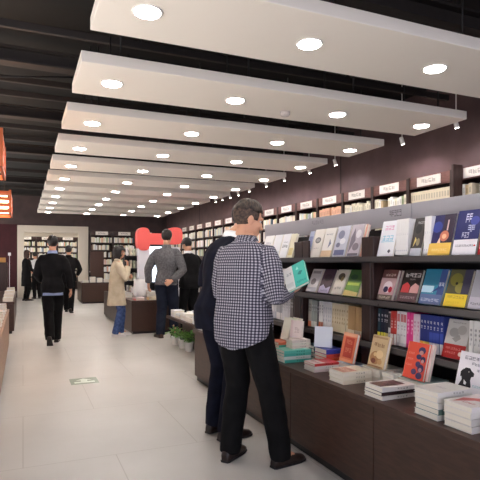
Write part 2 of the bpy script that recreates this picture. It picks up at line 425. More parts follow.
# ---- face-out books.  (px range of the foot in the photo, width, height, thickness, cover, print, description)
NAVY = (40, 46, 96); DK = (34, 30, 34)
def face_row(z, X, rows, shelf_name, tilt, hmax=.225):
    for (p0, p1, h, t, cov, front, desc, n) in rows:
        ya, yb = yat(p0, X), yat(p1, X); w = ya - yb
        r = lean(desc, X, ya, z, w, h, t, cov, tilt, 'face-out books on the display bookshelf', front=front)
        for q in range(n):
            copy_book(r, 'copy tucked behind the %s' % desc.split(' on the ')[0].split(' beside ')[0].split(',')[0].replace(' in the left bay of the top shelf', '').replace(' at the right edge of the middle shelf', '').replace(' next to the pink book', ''), (r.location.x + (t + .002) * (q + 1) / math.cos(R(tilt)), ya - .004 * (q + 1), r.location.z), r.rotation_euler, 'spare copies behind face-out books')
TXT = (90, 90, 100)
top = [
 (262, 270.5, .225, .02, WHITE, [('t', .2, .6, .8, .1, (170, 170, 180), 3)], 'white book at the left end of the top display shelf', 0),
 (271.5, 279, .225, .02, (232, 232, 236), [('r', .05, .05, .95, .3, (210, 212, 220))], 'plain pale white book, second from the left end of the top display shelf', 1),
 (280, 287, .225, .02, (236, 236, 240), [('t', .1, .42, .9, .12, (80, 80, 96), 3), ('t', .2, .62, .8, .06, (150, 150, 160), 4)], 'white book with grey lettering left of the brown block on the top shelf', 1),
 (288, 293, .22, .02, (226, 220, 196), [('r', .1, .1, .9, .4, (214, 196, 140))], 'cream book with a tan patch just left of the brown block, top shelf', 0),
 (306, 310.2, .225, .02, (190, 196, 222), [('r', .1, .4, .9, .8, (140, 146, 190))], 'pale blue book just right of the brown block on the top shelf', 0),
 (311, 320.2, .235, .022, (240, 234, 226), [('e', .5, .6, .3, .11, (120, 116, 120)), ('e', .5, .6, .2, .06, (170, 166, 164)), ('t', .2, .3, .8, .03, (170, 160, 160), 5)], 'white book with a dark oval emblem on the top shelf', 1),
 (321.2, 331.5, .235, .022, (242, 238, 232), [('r', .0, .0, 1, .22, (226, 196, 160)), ('p', [(.55, .3), (.8, .45), (.6, .62)], (130, 136, 160)), ('t', .15, .75, .8, .05, (150, 150, 160), 5)], 'white book with a tan foot band and blue bird shape, top shelf', 1),
 (333, 345.5, .24, .022, (196, 198, 212), [('e', .4, .72, .25, .14, (120, 124, 150)), ('e', .6, .5, .22, .1, (232, 232, 238)), ('r', .1, .05, .9, .22, (96, 102, 140)), ('e', .3, .38, .16, .08, (110, 114, 140))], 'grey blue patterned book in the left bay of the top shelf', 1),
 (347, 359.5, .24, .022, (190, 180, 190), [('p', [(.1, .1), (.5, .5), (.3, .9), (.1, .6)], (110, 100, 116)), ('e', .65, .7, .2, .13, (226, 220, 226)), ('e', .6, .3, .25, .12, (120, 108, 120)), ('r', .1, .02, .9, .1, (90, 84, 96))], 'mauve grey patterned book next to the pink book on the top shelf', 1),
 (360.9, 362.3, .235, .02, (238, 188, 168), [('r', .1, .6, .9, .9, (226, 160, 140))], 'pink book against the middle post on the top display shelf', 0),
]
bx = [(-1, .79)]
top2 = [
 (376.9, 392.5, .235, .012, (238, 238, 244), [('t', .2, .74, .8, .12, (226, 150, 190), 3), ('t', .15, .44, .85, .14, (130, 200, 226), 3), ('r', .1, .40, .9, .42, (170, 210, 230)), ('p', [(.62, .14), (.72, .2), (.82, .14), (.72, .08)], (70, 70, 84))], 'white book with pink and cyan lettering right of the middle post, top shelf', 0),
 (409, 420, .232, .014, (66, 62, 62), [('r', 0, 0, 1, .2, (196, 198, 208)), ('e', .45, .7, .3, .12, (40, 40, 44)), ('p', [(.2, .22), (.45, .42), (.3, .5)], (220, 200, 120)), ('e', .6, .36, .16, .1, (150, 140, 110)), ('t', .3, .84, .9, .06, (190, 190, 190), 5)], 'dark photo book with a grey foot band between white books, top shelf', 0),
 (427.5, 449.5, .235, .016, (44, 42, 92), [('r', .5, .3, 1, 1, (52, 40, 60)), ('e', .25, .7, .22, .14, (60, 74, 150)), ('e', .62, .47, .2, .13, (206, 120, 96)), ('e', .62, .46, .1, .06, (240, 190, 150)), ('r', .68, .6, .74, .86, (214, 190, 190)), ('r', 0, 0, 1, .3, (240, 196, 92)), ('p', [(.34, .3), (.5, .3), (.44, .44)], (244, 214, 190)), ('t', .15, .1, .85, .06, (250, 220, 150), 7)], 'navy book with an orange planet and yellow foot band, top shelf', 0),
 (451.5, 475.5, .245, .018, (46, 50, 104), [('t', .35, .72, .62, .2, (214, 216, 236), 2), ('t', .5, .5, .8, .16, (196, 200, 230), 2), ('t', .3, .38, .6, .12, (206, 208, 232), 3), ('e', .75, .75, .18, .1, (70, 80, 160)), ('r', 0, 0, 1, .34, (234, 230, 236)), ('t', .1, .18, .85, .045, (110, 104, 120), 11), ('e', .9, .2, .04, .02, (210, 60, 70))], 'navy book with white lettering and a white foot band, top shelf', 0),
 (477.5, 485.3, .26, .018, (90, 120, 60), [('r', 0, 0, 1, .32, (196, 44, 50)), ('r', 0, .32, 1, .42, (60, 60, 110)), ('e', .3, .65, .3, .2, (216, 130, 60)), ('t', .1, .12, .9, .08, (250, 220, 220), 6)], 'green and orange book with a red foot band at the right edge, top shelf', 0),
]
mid = [
 (262, 271, .21, .02, (200, 196, 200), [('r', .1, .1, .9, .4, (150, 146, 156))], 'grey book behind the reader at the left end of the middle shelf', 0),
 (273, 283, .21, .02, (216, 210, 206), [('t', .2, .5, .8, .1, (120, 116, 120), 3)], 'pale book behind the reader on the middle display shelf', 0),
 (307, 316.5, .215, .02, (226, 222, 224), [('e', .45, .45, .25, .14, (130, 124, 128)), ('r', .05, .02, .95, .2, (190, 190, 200)), ('r', .1, .8, .9, .92, (160, 156, 160))], 'white book with a grey round picture on the middle shelf', 1),
 (318.5, 330, .215, .02, (70, 50, 70), [('p', [(.05, 0), (.95, 0), (.95, .3), (.6, .2), (.3, .36), (.05, .25)], (196, 190, 220)), ('e', .5, .65, .3, .15, (50, 36, 52)), ('t', .2, .08, .8, .06, (120, 110, 150), 5)], 'dark purple book with a lilac foot on the middle shelf', 1),
 (331.8, 342.3, .215, .02, (226, 220, 208), [('e', .5, .72, .3, .14, (84, 76, 60)), ('e', .62, .62, .14, .1, (150, 136, 90)), ('t', .2, .2, .8, .1, (150, 146, 140), 3)], 'cream book with a dark oval picture on the middle shelf', 1),
 (344, 358, .215, .02, (110, 160, 60), [('r', 0, .55, 1, 1, (66, 110, 60)), ('p', [(0, 0), (1, 0), (1, .14), (0, .22)], (226, 206, 130)), ('r', .1, .4, .9, .5, (190, 214, 90)), ('e', .4, .72, .25, .1, (44, 84, 60))], 'green book with a pale yellow foot on the middle shelf', 1),
 (359.6, 362.2, .2, .02, (236, 214, 170), [], 'narrow sand coloured book against the middle post, middle shelf', 0),
 (376.9, 391.5, .215, .02, (206, 170, 170), [('r', 0, .72, 1, 1, (110, 70, 66)), ('t', .2, .78, .9, .08, (230, 200, 190), 4), ('e', .55, .42, .3, .2, (240, 222, 226)), ('e', .45, .34, .16, .1, (50, 44, 80)), ('e', .75, .34, .12, .1, (190, 40, 60)), ('r', 0, 0, 1, .16, (110, 96, 84)), ('t', .1, .03, .9, .08, (220, 200, 180), 5)], 'pink and white picture book right of the middle post, middle shelf', 1),
 (397.5, 415.5, .22, .02, (36, 30, 32), [('t', .12, .76, .95, .12, (216, 212, 212), 4), ('t', .4, .67, .7, .04, (170, 166, 166), 3), ('p', [(.05, .28), (.5, .28), (.5, .5), (.3, .6), (.08, .5)], (204, 56, 62)), ('p', [(.52, .28), (1, .28), (1, .5), (.75, .58), (.55, .46)], (216, 160, 158)), ('r', 0, 0, 1, .27, (92, 68, 74)), ('t', .1, .1, .9, .07, (170, 150, 156), 7)], 'black book with white lettering and red shapes, middle shelf', 1),
 (418.5, 440, .225, .02, (54, 140, 170), [('r', .0, .55, .7, 1, (40, 120, 150)), ('r', 0, .33, .55, .52, (190, 226, 240)), ('r', .72, .2, 1, 1, (60, 84, 140)), ('p', [(.45, .32), (1, .5), (1, .64), (.6, .42)], (40, 70, 130)), ('r', 0, 0, 1, .28, (100, 120, 164)), ('t', .08, .08, .92, .08, (206, 214, 230), 7), ('t', .74, .5, .98, .12, (200, 214, 232), 2)], 'teal blue book with pale blue panel on the middle shelf', 1),
 (443, 465, .225, .02, (84, 82, 60), [('e', .35, .72, .28, .18, (120, 116, 52)), ('e', .6, .5, .24, .14, (146, 138, 70)), ('r', .66, .34, 1, 1, (62, 60, 80)), ('e', .4, .62, .06, .04, (30, 28, 24)), ('r', 0, 0, 1, .34, (246, 214, 66)), ('t', .1, .22, .9, .07, (200, 170, 60), 6), ('t', .1, .08, .7, .06, (230, 196, 60), 6)], 'olive book with a wide yellow foot band on the middle shelf', 1),
 (467.5, 485.6, .225, .02, (176, 174, 184), [('r', .45, .5, .95, .95, (60, 60, 50)), ('e', .7, .7, .2, .14, (150, 160, 80)), ('r', 0, 0, 1, .3, (206, 200, 210)), ('t', .1, .1, .8, .06, (120, 116, 130), 6)], 'grey book with a dark picture at the right edge of the middle shelf', 1),
]
FX = GX + .02
def shift(rows, d, kh): return [(a - d, b - d, h * kh) + tuple(r) for a, b, h, *r in rows]
face_row(LV[2] + .001, FX, shift(top, 1.4, 1.03), 'top', 16)
face_row(LV[2] + .001, FX, shift(top2, .2, 1.05), 'top', 14)
face_row(LV[1] + .001, FX, shift(mid[:7], 1.6, .97), 'middle', 24)
face_row(LV[1] + .001, FX, shift(mid[7:], .4, .98), 'middle', 19)
# row of identical white spines continuing right of the pink and cyan book
y = yat(393.5, FX)
r0 = None
for q in range(6):
    lab = 'white book standing spine outward beside the pink and cyan lettered book, %s of six' % ORD[q + 1]
    loc = (FX + .012, y - .019 * (q + 1), LV[2] + .0125)
    if r0 is None: r0 = book(lab, loc, (0, R(4), 0), .165, .232, .0175, (238, 236, 236), 'white spines on the top shelf', spine=[('t', .3, .55, .7, .05, (190, 190, 200), 1), ('r', .2, .1, .8, .14, (206, 206, 214))])
    else: copy_book(r0, lab, loc, (0, R(4), 0))
y = yat(421.5, FX)
for q in range(3):
    copy_book(r0, 'white book standing spine outward left of the orange planet book, %s of three' % ORD[q + 1], (FX + .012, y - .019 * (q + 1), LV[2] + .0125), (0, R(4), 0), 'white spines left of the planet book')
# brown wooden block beside the left post on the top shelf
ya, yb = 3.765, yat(308.5, GX)
mb = MB(); mb.box((GX + .0, yb, LV[2]), (GX + .018, ya - .002, 1.53), WOODV, .004)
tag(mb.build('wooden_block'), 'brown wooden block standing by the left post on the top display shelf', 'block')
# ---- spine row on the lower shelf
def spines(items, X, y, z, where, group, ylim=-9):
    for (n, t, h, cov, sp, desc) in items:
        src = None
        for q in range(n):
            if y - t < ylim: return y
            hh = h
            lab = desc + ((', %s from left,' % ORD[q + 1]) if n > 1 else '') + ' ' + where
            loc = (X + random.Random(int(y * 1000)).uniform(0, .008), y - t - .0008, z + .0065)
            if src is None: src = book(lab, loc, (0, R(2), 0), .15, hh, t, cov, group, spine=sp)
            else: copy_book(src, lab, loc, (0, R(2), 0))
            y -= t + .0012
    return y
def band(c, v=.3): return [('r', 0, 0, 1, v, c)]
BT = [('t', .2, .62, .8, .08, (220, 220, 226), 1), ('t', .2, .76, .8, .08, (220, 220, 226), 1)]
rb = [
 (1, .026, .225, (40, 60, 70), band((236, 222, 70)) + BT, 'black teal spine with a yellow foot'),
 (2, .026, .225, (30, 34, 52), band((236, 226, 80)) + BT, 'black navy spine with a yellow foot'),
 (1, .026, .225, (36, 34, 44), band((214, 196, 120)) + BT, 'black spine with a tan foot'),
 (1, .022, .215, (210, 206, 202), [('r', 0, .5, 1, .95, (60, 56, 60)), ('t', .2, .15, .8, .2, (120, 110, 110), 1)], 'black and white spine'),
 (2, .026, .22, (190, 60, 54), [('r', 0, 0, 1, .32, (238, 232, 228)), ('t', .25, .5, .75, .3, (236, 200, 190), 2)], 'red spine with a white foot'),
 (3, .03, .225, (232, 226, 226), [('r', .1, .7, .9, .92, (206, 120, 120)), ('t', .25, .3, .75, .3, (190, 180, 184), 2), ('r', 0, 0, 1, .1, (210, 206, 210))], 'white spine with a red head'),
 (2, .03, .225, (226, 66, 140), [('t', .25, .4, .75, .4, (250, 190, 216), 3), ('r', 0, 0, 1, .12, (190, 40, 110))], 'magenta pink spine'),
 (2, .026, .22, (228, 206, 214), band((214, 84, 50), .2) + [('t', .25, .4, .75, .4, (200, 130, 160), 3)], 'pale pink spine with an orange foot'),
 (1, .026, .225, (46, 54, 116), band((238, 168, 60), .28) + BT, 'dark blue spine with an orange foot'),
 (2, .026, .225, (44, 54, 124), band((240, 206, 90), .28) + BT, 'dark blue spine with a yellow foot'),
 (4, .026, .225, (42, 56, 130), band((234, 230, 232), .28) + [('r', 0, .28, 1, .55, (60, 80, 170))] + BT, 'dark blue spine with a white foot'),
]
y = spines(rb, FX + .012, 2.811, LV[0], 'on the lower display shelf', 'upright books on the lower right shelf')
lean('grey book with a red foot and round badge facing out on the lower shelf', FX - .01, y - .012, LV[0], .158, .225, .024, (196, 192, 188), 17, 'face-out books on the lower shelf',
     front=[('e', .35, .66, .22, .12, (160, 156, 152)), ('e', .68, .74, .2, .12, (172, 166, 160)), ('p', [(.3, .5), (.5, .42), (.7, .52), (.6, .62)], (150, 146, 142)), ('r', 0, 0, 1, .36, (176, 44, 42)), ('t', .1, .22, .8, .06, (220, 140, 130), 6), ('t', .1, .12, .6, .05, (220, 140, 130), 5), ('e', .8, .14, .08, .055, (240, 210, 200)), ('t', .2, .9, .8, .03, (120, 116, 112), 6)])
y -= .185
rb2 = [(4, .026, .225, (230, 226, 222), [('r', 0, 0, 1, .15, (206, 202, 200)), ('t', .25, .4, .75, .4, (150, 146, 146), 3)], 'white spine'),
       (2, .03, .22, (150, 84, 60), [('r', 0, 0, 1, .4, (234, 226, 226)), ('t', .25, .5, .75, .3, (230, 200, 180), 2)], 'brown spine with a white foot'),
       (5, .028, .22, (90, 110, 140), band((230, 226, 220)), 'slate blue spine with a white foot')]
spines(rb2, FX + .012, y, LV[0], 'right of the grey and red book', 'upright books at the right of the lower shelf', 1.915)
lb = [
 (3, .03, .225, (214, 212, 214), band((190, 190, 200)), 'pale grey spine'),
 (4, .03, .215, (170, 172, 176), band((226, 222, 220)) + BT, 'mid grey spine'),
 (5, .028, .225, (226, 224, 226), [('t', .25, .4, .75, .4, (150, 150, 160), 3)], 'white spine with grey letters'),
 (3, .03, .21, (120, 112, 110), BT, 'taupe spine')]
spines(lb, FX + .012, 4.42, LV[0], 'left of the left post', 'upright books left of the left post', 3.915)
lb2 = [
 (2, .028, .225, (180, 176, 166), band((226, 130, 90), .2) + [('t', .25, .45, .75, .4, (110, 104, 100), 3)], 'stone grey spine with an orange foot'),
 (3, .028, .22, (150, 158, 152), band((214, 214, 204), .22) + BT, 'sage grey spine'),
 (1, .024, .21, (96, 92, 96), BT, 'charcoal spine'),
 (2, .03, .225, (232, 230, 226), band((230, 130, 84), .24) + [('t', .25, .45, .75, .4, (170, 166, 166), 3)], 'white spine with an orange foot'),
 (4, .03, .225, (226, 224, 224), [('t', .25, .3, .75, .5, (186, 190, 200), 3)], 'white spine with pale letters'),
 (7, .03, .222, (222, 206, 172), [('t', .25, .3, .75, .5, (176, 150, 110), 3)], 'cream spine'),
 (6, .028, .215, (190, 150, 100), band((230, 210, 180), .2), 'tan spine')]
spines(lb2, FX + .012, 3.735, LV[0], 'left of the middle post', 'upright books left of the middle post', 2.95)

# ---- stacks and propped books on the plinth
def stack(x, y, w, h, items, where, group='stacked books on the plinth', z=TZ, jit=.004):
    """books lying flat, spine towards the near end, long side across the plinth: fills x..x+h, y..y+w; items bottom-up"""
    rnd = random.Random(int(x * 100 + y * 1000))
    for k, (t, cov, desc, front) in enumerate(items):
        lvl = 'bottom' if k == 0 else ('top' if k == len(items) - 1 else ORD[k + 1] + ' up')
        lab = desc + ((', %s of the %s' % (lvl, where)) if len(items) > 1 else ', ' + where)
        flat(lab, x + h + rnd.uniform(-jit, jit), y + rnd.uniform(-jit, jit), z + .0008, w, h, t, cov, group, 90 + rnd.uniform(-1.5, 1.5), front=front,
             spine=[('t', .3, .25, .7, .3, tuple(max(0, q - 70) for q in cov), 3)])
        z += t + .0012
    return z
PR = 'books propped on plinth stacks'
TEAL = (84, 178, 160); PALE = (226, 222, 214); RED = (206, 60, 54)
tl = [('r', .0, 0, 1, .18, (200, 226, 216)), ('t', .2, .5, .8, .1, (220, 240, 230), 4)]
# beside the reader
z = stack(1.9, 3.62, .16, .24, [(.03, TEAL, 'teal book', tl), (.03, (120, 190, 176), 'pale teal book', tl), (.03, TEAL, 'teal book', tl), (.022, (222, 118, 88), 'orange book', [])], 'left stack by the reader')
for q, (cv, ds) in enumerate((((228, 226, 208), 'cream'), ((216, 222, 192), 'pale green'), ((230, 218, 198), 'ivory'))):
    lean('%s book propped on the orange topped stack beside the reader' % ds, 1.99 + q * .034, 3.775 - .012 * q, z, .13, .185, .02, cv, 14, PR)
z = stack(1.815, 3.37, .16, .235, [(.022, TEAL, 'teal book', tl), (.024, (206, 214, 206), 'pale book', []), (.022, TEAL, 'teal book', tl), (.022, (100, 190, 172), 'light teal book', tl)], 'front teal stack')
z = stack(1.915, 3.42, .11, .16, [(.022, (226, 208, 196), 'cream book', []), (.02, (232, 222, 208), 'cream book', []), (.02, (230, 214, 204), 'blush book', [])], 'small cream pile on the teal stack', z=z)
lean('pink and ivory book propped on the small cream pile', 1.95, 3.535, z, .10, .138, .03, (230, 212, 204), 12, PR, yaw=35, front=[('r', .0, 0, .2, 1, (222, 196, 190)), ('t', .35, .3, .8, .3, (200, 176, 168), 2)])
z = stack(2.065, 3.35, .15, .16, [(.03, (52, 84, 90), 'dark teal book', []), (.03, (66, 96, 100), 'dark teal book', []), (.03, (60, 96, 104), 'dark teal book', []), (.024, (48, 74, 84), 'dark teal book', [])], 'dark teal stack behind the teal books')
# red and violet stack, blank white book
z = stack(2.05, 3.165, .165, .15, [(.028, RED, 'red book', []), (.026, (232, 104, 66), 'orange red book', []), (.026, (222, 84, 74), 'red book', []), (.034, (70, 74, 164), 'violet blue book', [])], 'stack under the blank book')
lean('blank white book propped on the violet blue book', 2.04, 3.315, z, .135, .155, .018, (228, 232, 238), 8, PR, yaw=42)
stack(1.855, 3.005, .145, .2, [(.02, (226, 208, 202), 'pale pink book', []), (.02, (228, 222, 216), 'white book', []), (.018, (196, 66, 66), 'red book', [('r', .0, .55, 1, 1, (226, 206, 200)), ('t', .2, .7, .8, .1, (200, 90, 86), 4)])], 'low pile before the red stack')
# orange book among the grey ones
z = stack(2.072, 2.86, .21, .12, [(.026, (196, 202, 210), 'grey blue book', []), (.026, (190, 198, 212), 'blue grey book', [('r', .1, .2, .5, .5, (150, 164, 196))])], 'grey back stack')
lean('orange book with a red panel propped on the grey books', 2.09, 3.06, z, .158, .208, .024, (230, 128, 90), 14, PR,
     front=[('r', .2, .16, .86, .84, (196, 72, 52)), ('t', .3, .62, .75, .14, (226, 140, 110), 3), ('t', .3, .34, .75, .14, (226, 140, 110), 3), ('r', .0, .88, 1, 1, (240, 176, 140)), ('r', 0, 0, 1, .1, (240, 160, 120))])
stack(1.835, 2.64, .16, .22, [(.024, (228, 216, 192), 'cream book', []), (.024, (232, 222, 200), 'cream book', []), (.024, (234, 224, 204), 'cream book', [('r', .1, .45, .9, .95, (206, 150, 130)), ('t', .2, .6, .8, .15, (232, 206, 190), 4)])], 'cream front stack')
# ornate book
z = stack(2.066, 2.585, .175, .19, [(.028, (234, 228, 212), 'ivory book', []), (.026, (232, 226, 210), 'ivory book', []), (.024, (234, 228, 214), 'ivory book', [])], 'stack under the ornate book')
lean('beige book with an ornate brown picture propped on ivory books', 2.075, 2.715, z, .158, .21, .024, (206, 178, 138), 15, PR,
     front=[('e', .4, .3, .34, .2, (170, 124, 84)), ('e', .62, .42, .22, .13, (226, 198, 152)), ('e', .3, .2, .15, .08, (120, 66, 48)), ('e', .7, .2, .14, .08, (190, 146, 100)), ('e', .35, .4, .1, .06, (222, 190, 140)), ('t', .16, .64, .85, .12, (140, 96, 64), 3), ('r', .06, .9, .94, .96, (176, 140, 100)), ('r', .06, .03, .94, .06, (150, 104, 70))])
dkc = [('r', .0, 0, 1, 1, (236, 230, 226)), ('r', .2, .2, .85, .95, (100, 62, 64)), ('t', .3, .5, .75, .12, (156, 116, 116), 5)]
stack(1.82, 2.25, .16, .235, [(.022, (234, 228, 222), 'white book', []), (.02, (66, 48, 50), 'dark brown book', []), (.024, (232, 226, 222), 'white book with a dark brown panel', dkc)], 'dark panelled front stack')
stack(2.066, 2.445, .115, .11, [(.026, (228, 226, 222), 'white book', []), (.026, (214, 206, 196), 'stone book', []), (.024, (232, 228, 222), 'white book', [])], 'small pile between ornate and red books')
# red portraits
z = stack(2.066, 2.21, .205, .2, [(.028, (228, 226, 218), 'white book', []), (.028, (226, 222, 214), 'white book', []), (.022, (190, 214, 208), 'pale sea green book', [])], 'stack under the red portraits')
lean('red book with dark blue portraits propped beside white copies', 2.08, 2.385, z, .162, .214, .018, (224, 88, 66), 15, PR,
     front=[('e', .72, .8, .17, .1, (66, 60, 96)), ('e', .70, .74, .1, .06, (200, 150, 140)), ('e', .62, .62, .13, .07, (60, 54, 90)), ('e', .84, .56, .12, .09, (54, 48, 86)), ('e', .83, .52, .07, .05, (196, 150, 146)), ('e', .64, .42, .12, .08, (70, 60, 100)), ('e', .8, .32, .15, .11, (60, 50, 90)), ('e', .79, .28, .08, .06, (190, 140, 140)), ('e', .5, .2, .13, .08, (80, 66, 100)), ('e', .78, .12, .15, .09, (62, 54, 92)), ('t', .1, .66, .4, .05, (238, 156, 136), 4), ('t', .08, .5, .38, .05, (238, 156, 136), 4), ('t', .08, .34, .36, .05, (238, 156, 136), 4), ('r', .0, .0, .03, 1, (236, 140, 120))])
lean('white copy standing just behind the red portrait book', 2.10, 2.365, z, .16, .21, .02, (238, 214, 206), 15, PR)
# right end
z = stack(1.83, 1.85, .16, .225, [(.028, (228, 224, 218), 'white book', []), (.026, (96, 120, 112), 'grey green book', []), (.028, (228, 224, 218), 'white book', []), (.026, (226, 222, 216), 'white book', []), (.024, (232, 228, 222), 'white book', [('t', .3, .5, .7, .1, (190, 186, 186), 4)])], 'tall white stack before the dog book')
z = stack(1.83, 1.66, .16, .225, [(.03, (230, 224, 218), 'white book', []), (.03, (220, 214, 208), 'white book', []), (.03, (228, 222, 216), 'white book', [])], 'pile under the red swirl book')
stack(1.83, 1.66, .16, .225, [(.024, (234, 226, 222), 'white book with a red swirl cover before the dog book', [('p', [(.1, .1), (.5, .2), (.9, .5), (.8, .9), (.5, .5), (.2, .4)], (206, 84, 80)), ('t', .2, .7, .6, .1, (190, 90, 90), 4)])], 'topmost of its pile', z=z)
DOG = (30, 26, 28)
z = stack(2.066, 1.82, .19, .125, [(.028, (222, 218, 214), 'white book', []), (.028, (226, 222, 218), 'white book', []), (.024, (224, 220, 216), 'white book', [])], 'pile under the dog book')
lean('white book with a sitting black dog propped at the right edge of the plinth', 2.085, 2.0, z, .165, .215, .02, (238, 232, 236), 15, PR,
     front=[('p', [(.10, .02), (.56, .02), (.60, .2), (.54, .34), (.56, .42), (.64, .44), (.64, .52), (.54, .56), (.46, .62), (.3, .62), (.2, .55), (.16, .44), (.22, .32), (.12, .16)], DOG),
            ('p', [(.22, .58), (.13, .5), (.14, .38), (.24, .42)], (22, 20, 22)), ('e', .44, .53, .022, .016, (190, 180, 170)), ('e', .63, .49, .025, .02, (70, 62, 62)), ('p', [(.30, .33), (.42, .27), (.40, .21), (.32, .22)], (236, 230, 230)),
            ('p', [(.2, .14), (.3, .1), (.5, .16), (.48, .12), (.3, .05)], (214, 206, 190)),
            ('t', .2, .82, .9, .08, (120, 116, 130), 5), ('t', .5, .7, .95, .07, (130, 126, 138), 4), ('t', .72, .56, .96, .07, (130, 126, 138), 2), ('t', .66, .2, .96, .05, (150, 190, 196), 4)])
for n, (cv, ds) in enumerate((((206, 200, 196), 'grey white'), ((150, 60, 56), 'dark red'), ((90, 120, 150), 'steel blue'), ((226, 190, 110), 'mustard'))):
    stack(1.86, 1.44 - .23 * n, .16, .21, [(.028, PALE, 'white book', []), (.026, cv, ds + ' book', []), (.026, cv, ds + ' book', [('r', .1, .5, .9, .8, WHITE)])], '%s stack at the near end' % ds)
# ================================================================== WALL BOOKCASES
BX = 5.2
SIGN = M((236, 228, 220), .4)
GLY = (150, 144, 140)
SPC = [((236, 228, 206), 'cream'), ((226, 214, 190), 'sand'), ((240, 238, 234), 'white'), ((214, 222, 196), 'pale green'), ((228, 176, 146), 'peach'), ((206, 212, 220), 'pale blue'),
       ((150, 170, 130), 'green'), ((214, 190, 150), 'tan'), ((226, 206, 206), 'pale pink'), ((120, 96, 84), 'brown'), ((90, 110, 130), 'slate')]
_bm = {}
def small_book(ci, t, h):
    k = (ci, t, h)
    if k not in _bm:
        c = M(SPC[ci][0], .4); mb = MB(); w = .17
        mb.box((0, 0, 0), (w, .003, h), c); mb.box((0, t - .003, 0), (w, t, h), c); mb.box((-.0005, 0, 0), (.003, t, h), c)
        mb.box((.003, .003, .003), (w - .005, t - .003, h - .004), PAGE)
        d = tuple(int(q * .86) for q in SPC[ci][0])
        art_on(mb, [('r', .2, .5, .8, .8, d), ('r', .3, .1, .7, .16, d)], t, h, (-.0005, t, 0), (0, -1, 0), (0, 0, 1), (-1, 0, 0))
        _bm[k] = mb.mesh('book')
    return _bm[k]
STUFF = MB()
def stuff_row(x0, y0, dx, dy, L, z, hmax, depth, rnd):
    """many small upright books far away, along direction (dx,dy); front towards -normal"""
    nx, ny = dy, -dx
    s = 0
    while s < L - .05:
        t = rnd.uniform(.03, .06)
        if rnd.random() < .06: s += rnd.uniform(.05, .12); continue
        h = hmax * rnd.uniform(.78, .98); c = rnd.choices(SPC, (6, 5, 7, 2, 2, 2, 1, 2, 2, 1, 1))[0][0]
        p = (x0 + dx * s, y0 + dy * s)
        q = (x0 + dx * (s + t) + nx * depth, y0 + dy * (s + t) + ny * depth)
        STUFF.box((p[0], p[1], z), (q[0], q[1], z + h), M(c, .45))
        s += t + .002
rnd = random.Random(3)
BAY = .83; YB0 = 4.99
baycopies = None
SZ = [2.12, 1.83, 1.54, 1.25, .96, .67, .38, .1]
def bookcase_parts(root, w, depth, sign=True, ends=(True, True)):
    """local frame: front plane x=0, back at x=depth, width along +y"""
    mb = MB(); mb.box((0, 0, 0), (depth, .03, 2.57), WOODV); mb.build('side_panel', root)
    if ends[1]:
        mb = MB(); mb.box((0, w - .03, 0), (depth, w, 2.57), WOODV); mb.build('side_panel', root)
    mb = MB(); mb.box((depth - .02, .03, 0), (depth, w - .0, 2.57), M((58, 42, 40), .6)); mb.build('back_panel', root)
    mb = MB(); mb.box((.012, .03, 2.41), (.04, w, 2.57), WOODR); mb.box((.04, .03, 2.545), (depth - .02, w, 2.57), WOODR); hb = mb.build('header_board', root)
    if sign:
        mb = MB(); mb.box((.002, .2, 2.425), (.0115, .64, 2.555), SIGN)
        art_on(mb, [('t', .18, .3, .82, .42, GLY, 4)], .44, .13, (.002, .64, 2.425), (0, -1, 0), (0, 0, 1), (-1, 0, 0)); mb.build('sign_plate', hb)
    for z in SZ:
        mb = MB(); mb.box((.008, .03, z - .025), (depth - .02, w, z), WOOD); mb.build('shelf', root)
BW = None
nb = 0
wallbooks = 0
for k in range(-2, 18):
    y0 = YB0 + .035 + BAY * k
    lab = 'tall brown bookcase with white header sign, %s from the near end of the right wall' % ORD[k + 3]
    if BW is None:
        BW = thing('wall_bookcase', lab, 'bookcase', (BX, y0, 0), 0, 'bookcases along the right wall'); bookcase_parts(BW, BAY, .4)
        root = BW
    else:
        root = BW.copy(); COL.objects.link(root); root.location = (BX, y0, 0); root['label'] = lab
        for ch in BW.children:
            c = ch.copy(); COL.objects.link(c); c.parent = root
            for g in ch.children:
                d = g.copy(); COL.objects.link(d); d.parent = c
    # books: the top row of the near bays one by one, everything beyond as one mass
    for zi, z in enumerate(SZ[:-1]):
        if zi == 0 and -1 <= k <= 3:
            y = y0 + BAY - .035; i = 0
            uni = {0: 1, 2: None, 3: 4}.get(k)
            base = rnd.choice((0, 1, 2, 3))
            hh = .24 if k in (0,) else .22
            while y - .05 > y0 + .035:
                ci = uni if uni is not None else (rnd.choice((base, base, 2, rnd.randrange(len(SPC)))))
                if k == 0: ci = 1
                t = .05 if k != 0 else .0475
                h = hh if k == 0 else rnd.choice((.2, .22, .235))
                if k != 0 and rnd.random() < .07: y -= .06; continue
                y -= t + .0012; i += 1
                o = link('book', small_book(ci, t, h), None, (BX + .03, y, z + .0008))
                tag(o, '%s book, %s from left in the top row of the %s wall bookcase' % (SPC[ci][1], ORD[i], ORD[k + 3]), 'book', 'top row books in the near wall bookcases')
                BOOKCOUNT[0] += 1; wallbooks += 1
        elif z > .3 and k >= 1 and (z > 1.2 or k > 7):
            stuff_row(BX + .03, y0 + .04, 0, 1, BAY - .07, z + .001, .23, .16, rnd)
# thick end panel of the bookcase standing forward at the right
mb = MB(); mb.box((5.04, YB0 - .15, 0), (5.198, YB0 - .115, 2.60), WOODV, .003)
tag(mb.build('end_panel'), 'dark brown upright end panel standing proud of the right wall bookcases', 'panel')
# plain brown panel standing before the far bookcases
yy = yat(209, 4.95); y2 = yat(199.5, 4.95)
mb = MB(); mb.box((4.95, yy, 0), (5.0, y2, 1.5), WOODT, .004)
bp = thing('display_board', 'brown wooden board standing before the far wall bookcases by the suit man', 'board', (0, 0, 0)); mb.build('board', bp)
mb = MB(); mb.box((4.9, yy + .1, 0), (5.1, y2 - .1, .03), BLACK, .004); mb.build('foot', bp)

